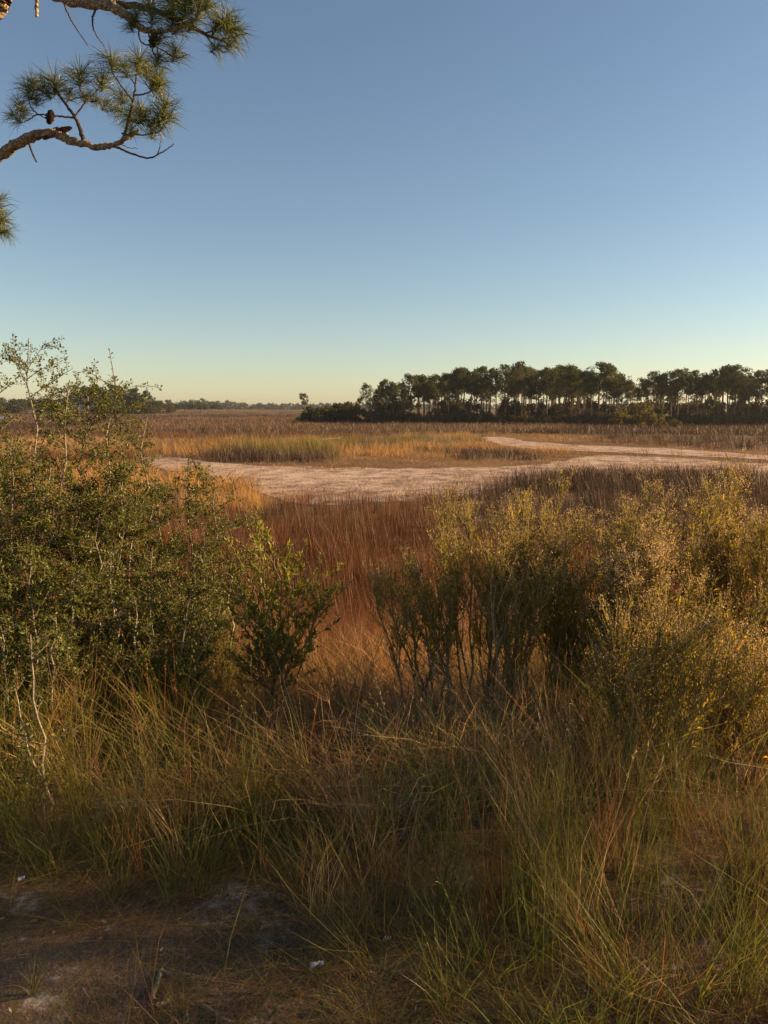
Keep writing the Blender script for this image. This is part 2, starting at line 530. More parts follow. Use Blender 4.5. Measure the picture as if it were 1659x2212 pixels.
def scatter(name, protos, P, idx, rotz, tilt, scl, col, col2, label, cat):
    """one mass of grass: every tuft stood at its place, all blades in one mesh"""
    P = np.asarray(P, float); scl = np.asarray(scl, float); tilt = np.asarray(tilt, float)
    if len(P) == 0: return None
    gg = np.random.default_rng(len(P))
    VV, QQ, TT, CC = [], [], [], []
    base = 0
    for k, (V, q, t, T, r) in enumerate(protos):
        s = np.where(np.asarray(idx) == k)[0]
        if len(s) == 0: continue
        v = V[None] * scl[s][:, None, :]
        c, sn = np.cos(rotz[s])[:, None], np.sin(rotz[s])[:, None]
        x, y, z = v[..., 0] * c - v[..., 1] * sn, v[..., 0] * sn + v[..., 1] * c, v[..., 2]
        tx, ty = tilt[s, 0][:, None], tilt[s, 1][:, None]
        y = y - tx * z; x = x + ty * z
        VV.append((np.stack([x, y, z], -1) + P[s][:, None, :]).reshape(-1, 3))
        off = base + np.arange(len(s))[:, None, None] * len(V)
        if q is not None: QQ.append((q[None] + off).reshape(-1, 4))
        TT.append((t[None] + off).reshape(-1, 3))
        m_ = T[None, :, None]
        rr_ = r[None, :]
        rr_ = np.mod(rr_ * 7.31 + gg.uniform(0, 1, (len(s), 1)), 1.0)      # another spread in every tuft
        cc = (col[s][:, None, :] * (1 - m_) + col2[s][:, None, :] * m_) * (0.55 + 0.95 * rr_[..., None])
        hue = (np.mod(rr_ * 3.7, 1) - 0.5)[..., None]
        cc = cc * (1 + hue * np.array([0.10, -0.14, -0.10]))
        CC.append(cc.reshape(-1, 3))
        base += len(s) * len(V)
    me = mesh_np(name, np.concatenate(VV), np.concatenate(QQ) if QQ else None, np.concatenate(TT), M['blade'], {'col': np.concatenate(CC)})
    o = link(name, me)
    tag(o, label, cat, kind='stuff')
    print(name, len(P), len(me.loops) - 2 * len(me.polygons))
    return o


# ------------------------------------------------------------------ marsh grass
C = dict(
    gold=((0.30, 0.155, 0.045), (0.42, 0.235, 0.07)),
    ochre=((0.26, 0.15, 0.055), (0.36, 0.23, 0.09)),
    rush=((0.026, 0.016, 0.010), (0.075, 0.044, 0.025)),  # own dark brown, deepened for the shade on the mound front
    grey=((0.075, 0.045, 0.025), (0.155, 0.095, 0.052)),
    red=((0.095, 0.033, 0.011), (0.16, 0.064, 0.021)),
    green=((0.075, 0.062, 0.016), (0.24, 0.175, 0.04)),  # mound's sunlit top and shaded foot put into tip and root colour
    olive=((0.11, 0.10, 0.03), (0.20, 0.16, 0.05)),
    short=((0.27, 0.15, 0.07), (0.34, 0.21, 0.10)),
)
# zones over the marsh, first match wins: outline (where the roots are), kind, height, how much of it grows
ZONES = [
    ([(425, 990), (470, 984), (560, 983), (640, 985), (690, 990), (690, 1001), (560, 1004), (470, 1001)], 'rush', 1.15, 1.0),  # dark rush patch standing in for the shaded front of the mound
    ([(440, 984), (470, 974), (560, 966), (660, 963), (715, 970), (725, 988), (700, 999), (560, 1001), (480, 998)], 'green', 1.45, 1.0),
    ([(600, 963), (720, 955), (800, 948), (900, 946), (1030, 950), (1040, 958), (940, 960), (830, 966), (700, 972)], 'green', 0.95, 1.0),
    ([(915, 978), (1000, 975), (1100, 977), (1160, 983), (1150, 993), (1000, 995), (920, 990)], 'rush', 0.75, 1.0),
    (FLAT, None, 0, 0), (STREAM, None, 0, 0), (SLIVER, None, 0, 0),
    # low strips beside the sand
    ([(400, 1000), (760, 990), (960, 992), (1240, 982), (1300, 975), (1700, 1000), (1170, 1010), (960, 1013), (840, 1018), (700, 1014), (520, 1008)], 'short', 0.22, 0.95),
    ([(1160, 966), (1900, 1008), (1900, 992), (1250, 955)], 'short', 0.25, 0.9),
    ([(300, 985), (400, 985), (430, 1025), (300, 1012)], 'olive', 0.25, 0.9),
    ([(1050, 938), (1300, 942), (1290, 962), (1100, 950)], 'gold', 0.4, 1.0),
    # dark rushes right of the flat
    ([(1085, 1060), (1120, 1045), (1230, 1032), (1400, 1030), (1659, 1033), (2300, 1040), (2300, 1100), (1500, 1075), (1200, 1078), (1085, 1080)], 'rush', 0.95, 1.0),
    ([(1180, 940), (1300, 948), (1420, 960), (1659, 976), (2600, 1010), (2600, 925), (1659, 925), (1250, 926)], 'rush', 1.0, 1.0),
    # golden belt
    ([(-500, 940), (300, 952), (560, 950), (700, 948), (800, 945), (1060, 938), (1180, 942), (1250, 985), (900, 1005), (700, 990), (420, 985), (260, 990), (-500, 1000)], 'gold', 0.75, 1.0),
    ([(-500, 1000), (330, 1010), (440, 1030), (540, 1065), (620, 1088), (560, 1120), (420, 1120), (200, 1110), (-500, 1100)], 'gold', 0.7, 1.0),
    ([(560, 1115), (640, 1100), (800, 1100), (860, 1112), (760, 1125), (560, 1130)], 'rush', 0.75, 1.0),
]


def classify(px, py):
    n = len(px)
    k = np.full(n, -2)
    for i, z in enumerate(ZONES):
        hit = (k == -2) & inside(px, py, z[0])
        k[hit] = i
    return k


def marsh_points(r0, r1, cell, g, spread=(-0.72, 0.72)):
    n = int((math.log(r1 / r0)) * (spread[1] - spread[0]) / (cell * cell))
    r = r0 * np.exp(g.uniform(0, 1, n) * math.log(r1 / r0)); a = g.uniform(spread[0], spread[1], n)
    return r * np.sin(a), r * np.cos(a)


def marsh(name_sets, coll, r0, r1, cell, width_scale, seed, nproto):
    protos_with_stalks = coll is P_MID
    g = np.random.default_rng(seed)
    x, y = marsh_points(r0, r1, cell, g)
    keep = y > 9.5
    x, y = x[keep], y[keep]
    z = ground_z(x, y)
    wx, wy = x + 0.02 * y * wob(x, y, 0.10 * np.sqrt(y) * 1.5, 0), y + 0.03 * y * wob(x, y, 0.12 * np.sqrt(y) * 1.5, 1)
    px, py = project(wx, wy, MARSH)
    px0, py0 = project(x, y, MARSH)
    k = classify(px, py)
    ex = px0 + 16 * wob(x, y, 0.035 * y, 1) + g.normal(0, 8, len(x)); ey = py0 + 2.8 * wob(x, y, 0.022 * y, 2) + g.normal(0, 4.5, len(x))
    sand = (inside(ex, ey, FLAT) & inside(ex, ey + 7, FLAT)) | inside(ex, ey, SLIVER) | (inside(ex, ey, STREAM) & (wob(x, y * 2.5, 2.2, 0) < 0.75))
    n = len(x)
    kinds = np.full(n, 'red', dtype=object); hh = np.full(n, 0.9); dens = np.ones(n)
    far = (k == -2) & (py < 942)
    kinds[far] = 'grey'; hh[far] = 0.85
    rr = (k == -2) & (py >= 942) & (wob(x, y, 5.0, 2) > 0.75); kinds[rr] = 'rush'
    for i, zz in enumerate(ZONES):
        s = k == i
        if zz[1] is None:
            kinds[s] = 'short'; hh[s] = 0.24
            lowr = s & (py0 > 1034) & (px0 < 1110); kinds[lowr] = np.where(px0[lowr] < 590, 'gold', 'red'); hh[lowr] = 0.6
        else:
            kinds[s] = zz[1]; hh[s] = zz[2]; dens[s] = zz[3]
    dens[sand & (hh > 0.0) & (np.array([q not in ('green',) for q in kinds]))] = 0
    b2 = (kinds == 'grey') & (wob(x, y, 30.0, 1) > 0.4); kinds[b2] = 'rush'
    b3 = (kinds == 'gold') & (wob(x, y, 9.0, 0) > 0.7); kinds[b3] = 'ochre'
    # keep the trees' foot and the creek clear
    keep = (g.uniform(0, 1, n) < dens) & ((wob(x, y, 0.5 + 0.012 * y, 1) > -0.8) | (g.uniform(0, 1, n) < 0.3))
    cp = (px0 < 30) & (py0 > 900) & (py0 < 911); keep &= ~cp
    x, y, z, kinds, hh = x[keep], y[keep], z[keep], kinds[keep], hh[keep]
    n = len(x)
    c1 = np.array([C[q][0] for q in kinds]); c2 = np.array([C[q][1] for q in kinds])
    v = (1 + 0.20 * wob(x, y, 1.2 + 0.05 * y.mean(), 0) + 0.16 * wob(x, y, 0.7, 1) + g.normal(0, 0.12, n)).clip(0.45, 1.7)[:, None]
    c1 = c1 * v; c2 = c2 * v
    hs = hh * g.uniform(0.75, 1.15, n) * (1 + 0.14 * wob(x, y, 2.5, 2) + 0.12 * wob(x, y, 0.6, 0))
    scl = np.stack([width_scale * g.uniform(0.8, 1.2, n)] * 2 + [hs], 1)
    tilt = np.stack([g.normal(0, 0.05, n), g.normal(-0.05, 0.05, n)], 1)
    idx = g.integers(0, nproto, n); rz = g.uniform(0, 6.28, n)
    if protos_with_stalks:
        st = (g.uniform(0, 1, n) < 0.07) & (hh > 0.5)
        idx[st] = 4; c1[st] = (0.34, 0.22, 0.12); c2[st] = (0.60, 0.46, 0.30); tilt[st, 1] -= 0.16
    P = np.stack([x, y, z], 1)
    for kind, (nm, lab, cat) in name_sets.items():
        s = np.isin(kinds, kind)
        scatter(nm, coll, P[s], idx[s], rz[s], tilt[s], scl[s], c1[s], c2[s], lab, cat)


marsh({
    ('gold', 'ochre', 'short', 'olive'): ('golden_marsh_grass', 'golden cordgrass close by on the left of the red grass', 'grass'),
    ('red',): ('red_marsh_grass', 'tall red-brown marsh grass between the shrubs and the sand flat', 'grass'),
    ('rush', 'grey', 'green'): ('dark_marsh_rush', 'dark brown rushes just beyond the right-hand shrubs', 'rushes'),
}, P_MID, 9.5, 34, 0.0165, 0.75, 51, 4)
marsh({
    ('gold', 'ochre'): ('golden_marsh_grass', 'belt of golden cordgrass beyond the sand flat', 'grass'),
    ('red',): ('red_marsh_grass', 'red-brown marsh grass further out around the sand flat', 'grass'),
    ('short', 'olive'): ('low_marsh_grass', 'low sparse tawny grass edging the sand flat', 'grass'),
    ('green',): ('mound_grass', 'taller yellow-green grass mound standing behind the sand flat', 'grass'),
    ('rush', 'grey'): ('dark_marsh_rush', 'dark brown rushes around the sand channel and painted shade before the mound', 'rushes'),
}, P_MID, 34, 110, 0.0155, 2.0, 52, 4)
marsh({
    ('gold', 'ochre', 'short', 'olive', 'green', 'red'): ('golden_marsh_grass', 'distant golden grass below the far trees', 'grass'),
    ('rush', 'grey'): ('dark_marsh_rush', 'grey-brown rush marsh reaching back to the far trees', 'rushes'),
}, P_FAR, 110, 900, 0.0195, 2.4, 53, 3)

# sparse stubble on the sand
g = np.random.default_rng(60)
x, y = marsh_points(22, 62, 0.0095, g, (-0.45, 0.62))
px, py = project(x, y, MARSH)
s = inside(px, py, FLAT) & (g.uniform(0, 1, len(x)) < 0.5 + 0.4 * wob(x, y, 3.0, 1))
x, y = x[s], y[s]; n = len(x)
v = g.uniform(0.6, 1.3, n)[:, None]
scatter('sand_stubble', P_MID, np.stack([x, y, np.full(n, MARSH + 0.01)], 1), g.integers(0, 4, n), g.uniform(0, 6.28, n), g.normal(0, 0.05, (n, 2)),
        np.stack([g.uniform(0.4, 1.3, n)] * 2 + [g.uniform(0.04, 0.14, n)], 1), np.array([[0.12, 0.07, 0.045]]) * v, np.array([[0.20, 0.125, 0.075]]) * v,
        'short dead stubble dotted over the pale sand flat', 'stubble')

# ------------------------------------------------------------------ foreground grass on the bank
g = np.random.default_rng(70)
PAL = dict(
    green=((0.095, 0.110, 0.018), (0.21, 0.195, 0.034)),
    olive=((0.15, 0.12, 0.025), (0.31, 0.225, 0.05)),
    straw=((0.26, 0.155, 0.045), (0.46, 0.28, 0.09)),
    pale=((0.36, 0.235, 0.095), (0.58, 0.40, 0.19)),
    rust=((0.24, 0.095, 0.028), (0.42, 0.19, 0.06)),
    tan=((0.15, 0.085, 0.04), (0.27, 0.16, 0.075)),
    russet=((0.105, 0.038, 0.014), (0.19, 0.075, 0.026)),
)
N = 6200
yy = np.sqrt(g.uniform(1.6 ** 2, 10.5 ** 2, N)); xx = g.uniform(0, 1, N) * (1.36 * yy + 1.8) - (0.70 * yy + 0.8)
n1, n2_, n3_ = wob(xx, yy, 0.5, 0), wob(xx, yy, 0.9, 1), wob(xx, yy, 0.28, 2)
edge = 2.62 + 0.18 * n1 + -0.10 - 0.84 * smooth(-0.35, 0.6, xx)    # where tall grass begins
tall = yy > edge
u = g.uniform(0, 1, N)
keep = np.where(tall, (n3_ > -0.75) | (u < 0.25), False)
xx, yy, n1, n2_, n3_, u, ed = xx[keep], yy[keep], n1[keep], n2_[keep], n3_[keep], u[keep], edge[keep]
n = len(xx)
kind = np.full(n, 'straw', dtype=object); ix = g.integers(0, 2, n)
lft = xx / yy
pg = np.clip(0.68 - 0.25 * lft - 0.13 * (yy - 2.7) + 0.25 * n1, 0.18, 0.85)
q = g.uniform(0, 1, n)
kind[q < pg] = 'green'
s = (q >= pg) & (q < pg + 0.25); kind[s] = 'olive'
s = q > 0.72; kind[s & (n2_ > -0.2)] = 'rust'
s = q > 0.86; kind[s] = 'tan'
s = q > 0.94; kind[s] = 'pale'
s = (yy > 3.2) & (lft > -0.30) & (lft < 0.14) & (g.uniform(0, 1, n) < 0.6); kind[s] = 'rust'
s = (yy > 2.9) & (lft > -0.5) & (lft < -0.1) & (g.uniform(0, 1, n) < 0.3); kind[s] = 'olive'
s = (yy > 5.4) & (g.uniform(0, 1, n) < 0.85); kind[s] = 'russet'
s = (xx > -0.15) & (xx < 0.95) & (yy > 2.8) & (yy < 4.6) & (g.uniform(0, 1, n) < 0.7); kind[s] = 'pale'  # sunlit straw patch beside the saltbushes put into paler tufts
u2 = g.uniform(0, 1, n)
ix = np.where(u2 < 0.60, g.integers(0, 2, n), np.where(u2 < 0.78, g.integers(2, 4, n), np.where(u2 < 0.86, g.integers(4, 6, n), np.where(u2 < 0.95, g.integers(6, 8, n), 8))))
s = (kind == 'pale'); ix[s] = np.where(g.uniform(0, 1, s.sum()) < 0.6, g.integers(3, 6, s.sum()), ix[s])
hh = 0.45 + 0.12 * n2_ + g.normal(0, 0.09, n) + 0.08 * smooth(0.4, 1.0, xx)
hh = np.where((xx > 0.05) & (yy > 2.9) & (yy < 5), hh * 0.72, hh)
hh = hh * smooth(-0.15, 0.7, yy - ed + 0.15) + 0.12
hh = np.where(yy > 5.5, hh * (1 + 0.12 * np.minimum(yy - 5.5, 3)), hh)
c1 = np.array([PAL[k][0] for k in kind]); c2 = np.array([PAL[k][1] for k in kind])
v = (1 + 0.15 * n3_ + g.normal(0, 0.12, n)).clip(0.5, 1.7)[:, None]
sw = g.uniform(0.8, 1.15, n) * (1 + 0.05 * (yy - 3).clip(0, 8))
P = np.stack([xx, yy, ground_z(xx, yy) - 0.01], 1)
tilt = np.stack([g.normal(0, 0.09, n), g.normal(-0.06, 0.10, n)], 1)
near = yy < 2.9
ix[near & np.isin(ix, (3, 4, 5))] = 0
sw = np.where(near, sw * 0.75, sw)
scl = np.stack([sw, sw, hh.clip(0.1, 1.5)], 1)
gr = np.isin(kind, ('green', 'olive'))
# matted dead thatch lying between the tufts
nt_ = 850
ty = np.sqrt(g.uniform(2.2 ** 2, 6.5 ** 2, nt_)); tx = g.uniform(0, 1, nt_) * (1.2 * ty + 1.0) - (0.65 * ty + 0.6)
tk = np.where(g.uniform(0, 1, nt_) < 0.5, 'pale', np.where(g.uniform(0, 1, nt_) < 0.5, 'rust', 'straw'))
ta, tb_ = np.array([PAL[k][0] for k in tk]), np.array([PAL[k][1] for k in tk])
scatter('dead_thatch', P_NEAR, np.stack([tx, ty, ground_z(tx, ty)], 1), g.integers(4, 6, nt_), g.uniform(0, 6.28, nt_), g.normal(0, 0.2, (nt_, 2)),
        np.stack([g.uniform(0.7, 1.1, nt_) * (0.4 + 0.6 * smooth(2.4, 3.4, ty))] * 2 + [g.uniform(0.12, 0.36, nt_) * (0.5 + 0.5 * smooth(2.4, 3.4, ty))], 1), ta, tb_, 'matted dead straw lying between the grass on the bank', 'grass')
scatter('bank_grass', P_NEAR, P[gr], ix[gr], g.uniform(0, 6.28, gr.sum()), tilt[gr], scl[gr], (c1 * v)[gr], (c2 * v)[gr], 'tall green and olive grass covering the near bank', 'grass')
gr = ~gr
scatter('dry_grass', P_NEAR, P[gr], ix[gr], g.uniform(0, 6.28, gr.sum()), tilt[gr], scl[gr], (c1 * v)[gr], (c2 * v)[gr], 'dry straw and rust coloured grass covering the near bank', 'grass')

# thin short growth and pine litter on the bare ground in front
N = 3600
yy = g.uniform(1.2, 3.0, N); xx = g.uniform(-2.6, 2.6, N)
s = wob(xx, yy, 0.30, 1) + g.normal(0, 0.5, N) > -0.05
xx, yy = xx[s], yy[s]; n = len(xx)
pick = g.uniform(0, 1, n)
kind = np.where(pick < 0.35, 'green', np.where(pick < 0.6, 'olive', np.where(pick < 0.85, 'rust', 'tan')))
c1 = np.array([PAL[k][0] for k in kind]); c2 = np.array([PAL[k][1] for k in kind])
hh = g.uniform(0.04, 0.13, n) + 0.09 * (g.uniform(0, 1, n) > 0.8)
scatter('short_grass', P_NEAR, np.stack([xx, yy, ground_z(xx, yy)], 1), g.choice([4, 5, 8, 8], n), g.uniform(0, 6.28, n), g.normal(0, 0.12, (n, 2)),
        np.stack([g.uniform(0.25, 0.5, n)] * 2 + [hh], 1), c1, c2, 'sparse short grass on the bare sandy ground in front', 'grass')

# dead branching weed stalks among the grass
rw = random.Random(77); tw = Tubes()
for _ in range(170):
    wy = rw.uniform(2.5, 5.2); wx = rw.uniform(-0.55, 0.5) * wy
    b0 = Vector((wx, wy, gz(wx, wy))); hgt = rw.uniform(0.25, 0.62)
    sp_ = [b0]; d_ = Vector((rw.gauss(0, 0.25), rw.gauss(0, 0.25), 1)).normalized()
    for j in range(4):
        d_ = (d_ + Vector((rw.gauss(0, 0.12), rw.gauss(0, 0.12), 0))).normalized(); sp_.append(sp_[-1] + d_ * hgt / 4)
    tw.add(sp_, 0.0020, 0.0010, 3)
    for j in range(rw.randint(4, 9)):
        k_ = rw.randint(1, 3); o_ = sp_[k_].lerp(sp_[k_ + 1], rw.random())
        e_ = o_ + Vector((rw.gauss(0, 0.07), rw.gauss(0, 0.07), rw.uniform(0.03, 0.16)))
        tw.add([o_, o_.lerp(e_, 0.5) + Vector((rw.gauss(0, 0.008), rw.gauss(0, 0.008), 0.01)), e_], 0.0014, 0.0007, 3)
M['weed'] = bark('dead_weed', (0.09, 0.045, 0.026), (0.24, 0.14, 0.075), 30, 0.2)
o = link('dead_weeds', tw.mesh('dead_weeds', M['weed']))
tag(o, 'reddish dead weed stalks tangled among the bank grass', 'weeds', kind='stuff')

# fallen leaves and bark flakes
n = 1500
fy = g.uniform(1.3, 3.2, n); fx = g.uniform(-2.4, 2.2, n)
fa = g.uniform(0, 6.28, n); fl_ = g.uniform(0.008, 0.030, n); fw = fl_ * g.uniform(0.25, 0.6, n)
fz = ground_z(fx, fy) + g.uniform(0.004, 0.014, n)
cx_, sx_ = np.cos(fa), np.sin(fa)
def fpt(u_, v_, dz_): return np.stack([fx + cx_ * u_ * fl_ - sx_ * v_ * fw, fy + sx_ * u_ * fl_ + cx_ * v_ * fw, fz + dz_], 1)
FV = np.concatenate([fpt(-0.5, 0, g.uniform(0, 0.006, n)), fpt(0.0, 0.5, g.uniform(0, 0.008, n)), fpt(0.5, 0, g.uniform(0, 0.010, n)), fpt(0.0, -0.5, g.uniform(0, 0.008, n))])
fi = np.arange(n)
M['fallen_leaf'] = leafy('fallen_leaf', [(0, (0.05, 0.03, 0.02)), (0.6, (0.16, 0.09, 0.05)), (0.9, (0.30, 0.20, 0.11)), (1, (0.42, 0.36, 0.28))], 0.05, 0.7, 0.2)
o = link('leaf_litter', mesh_np('leaf_litter', FV, None, np.concatenate([np.stack([fi, fi + n, fi + 2 * n], 1), np.stack([fi, fi + 2 * n, fi + 3 * n], 1)]), M['fallen_leaf'], {'r': np.tile(g.uniform(0, 1, n), 4)}))
tag(o, 'small fallen leaves and bark flakes scattered over the bare ground', 'litter', kind='stuff')

# pine needle litter: one mass of flat needles
n = 26000
yy = g.uniform(1.2, 3.3, n); xx = g.uniform(-2.7, 2.7, n)
s = wob(xx, yy, 0.35, 2) + g.normal(0, 0.6, n) > -0.35
xx, yy = xx[s], yy[s]; n = len(xx)
a = g.uniform(0, 6.28, n); l = g.uniform(0.02, 0.085, n); w = g.uniform(0.0008, 0.0021, n)
dx, dy = np.cos(a) * l, np.sin(a) * l; ox, oy = -np.sin(a) * w, np.cos(a) * w
z = ground_z(xx, yy) + g.uniform(0.004, 0.016, n); z2 = ground_z(xx + dx, yy + dy) + g.uniform(0.004, 0.02, n)
V = np.concatenate([np.stack([xx - ox, yy - oy, z], 1), np.stack([xx + ox, yy + oy, z], 1), np.stack([xx + dx, yy + dy, z2], 1)])
i = np.arange(n)
M['litter'] = leafy('pine_litter', [(0, (0.09, 0.045, 0.025)), (0.6, (0.22, 0.12, 0.065)), (1, (0.46, 0.33, 0.20))], 0.1, 0.7, 0.2)
o = link('pine_litter', mesh_np('pine_litter', V, None, np.stack([i, i + n, i + 2 * n], 1), M['litter'], {'r': np.tile(g.uniform(0, 1, n), 3)}))
tag(o, 'fallen brown pine needles strewn over the sandy ground', 'litter', kind='stuff')


# ------------------------------------------------------------------ woody plants
def leaf_mesh(name, pos, dirs, length, width, mat, rnd, g, fold=0.35):
    """pointed leaves, each two triangles folded along the middle"""
    pos = np.asarray(pos, float); d = np.asarray(dirs, float)
    n = len(pos)
    d = d / np.linalg.norm(d, axis=1, keepdims=True).clip(1e-6)
    up = g.normal(0, 0.7, (n, 3)) + np.array([0, 0, 0.7])
    s = np.cross(d, up); s /= np.linalg.norm(s, axis=1, keepdims=True).clip(1e-6)
    nn = np.cross(s, d)
    L = length[:, None]; W = width[:, None]
    mid = pos + d * L * 0.5
    V = np.concatenate([pos, mid + s * W * 0.5 + nn * W * fold, pos + d * L, mid - s * W * 0.5 + nn * W * fold])
    i = np.arange(n)
    T = np.concatenate([np.stack([i, i + n, i + 2 * n], 1), np.stack([i, i + 2 * n, i + 3 * n], 1)])
    return mesh_np(name, V, None, T, mat, {'r': np.tile(rnd, 4)})


def jit_line(p, d, length, k, jit, rnd, bend=Vector((0, 0, 0))):
    pts = [p.copy()]; d = d.normalized(); step = length / k
    for i in range(k):
        d = (d + Vector((rnd.gauss(0, jit), rnd.gauss(0, jit), rnd.gauss(0, jit))) + bend * (1 / k)).normalized()
        pts.append(pts[-1] + d * step)
    return pts


def rand_perp(d, rnd):
    v = Vector((rnd.gauss(0, 1), rnd.gauss(0, 1), rnd.gauss(0, 1)))
    v -= d * v.dot(d)
    return v.normalized()


def pol(pts, t):
    f = t * (len(pts) - 1); i = min(int(f), len(pts) - 2)
    return pts[i].lerp(pts[i + 1], f - i), (pts[i + 1] - pts[i]).normalized()


def yaupon(seed, stems, label, loc, leaf_n=1.0, group=None, name='yaupon_shrub', tmin=0.12, big=1.0):
    """stiff grey stems, straight side branches, tiny glossy leaves along every twig
    stems: (dx, dy, tip x, tip y, tip z, how many side branches)"""
    rnd = random.Random(seed); g = np.random.default_rng(seed)
    root = empty(name, loc)
    tag(root, label, 'shrub', group)
    tb = Tubes(); LP, LD = [], []
    def leaves_on(pts, per_m, t0=0.05):
        per_m *= 0.82
        ln = sum((pts[i + 1] - pts[i]).length for i in range(len(pts) - 1))
        for _ in range(int(ln * per_m * leaf_n) + 1):
            p, d = pol(pts, rnd.uniform(t0, 1))
            o = rand_perp(d, rnd)
            LP.append(p + o * 0.004); LD.append(o + d * rnd.uniform(0.1, 1.0))
    for (bx, by, tx, ty, tz, nb) in stems:
        a = Vector((bx, by, -0.05)); b = Vector((tx, ty, tz))
        ln = (b - a).length; k = 9
        pts = [a.lerp(b, i / k) + Vector((rnd.gauss(0, 0.012), rnd.gauss(0, 0.012), 0)) * (ln * (0 < i < k)) for i in range(k + 1)]
        st = Tubes()
        r0 = 0.0055 + 0.0035 * ln
        st.add(pts, r0, 0.0022, 6)
        link('stem', st.mesh('stem', M['yaupon_stem']), root)
        for _ in range(nb):
            t = tmin + (0.97 - tmin) * rnd.random() ** 1.15
            p, d = pol(pts, t)
            az = rnd.uniform(0, 6.28)
            el = rnd.uniform(0.2, 0.95)
            bd = Vector((math.cos(az) * math.cos(el), math.sin(az) * math.cos(el), math.sin(el)))
            bl = ln * rnd.uniform(0.10, 0.34) * (1.15 - t * 0.70)
            if t > 0.6: bl = min(bl, (1.02 - t) * ln * 0.75 + 0.03)
            bp = jit_line(p, bd, bl, 5, 0.045, rnd, Vector((0, 0, 0.12)))
            tb.add(bp, 0.0032, 0.0013, 4)
            leaves_on(bp, 95 if t < 0.7 else 70, 0.25)
            for _ in range(int(3 + bl * 18)):
                q, d2 = pol(bp, rnd.uniform(0.15, 1))
                td = (d2 * 0.5 + rand_perp(d2, rnd) * 0.9 + Vector((0, 0, 0.15))).normalized()
                tl = rnd.uniform(0.04, 0.15) * (0.6 + bl)
                tp = jit_line(q, td, tl, 2, 0.10, rnd)
                tb.add(tp, 0.0016, 0.0009, 3)
                leaves_on(tp, 210)
        leaves_on(pts, 20, 0.7)
    link('branches', tb.mesh('branches', M['yaupon_twig']), root)
    n = len(LP)
    r = (g.uniform(0, 0.95, n) ** 1.1); r[g.uniform(0, 1, n) < 0.02] = 1
    link('foliage', leaf_mesh('foliage', LP, LD, g.uniform(0.012, 0.023, n) * big, g.uniform(0.006, 0.012, n) * big, M['yaupon'], r, g), root)
    return root


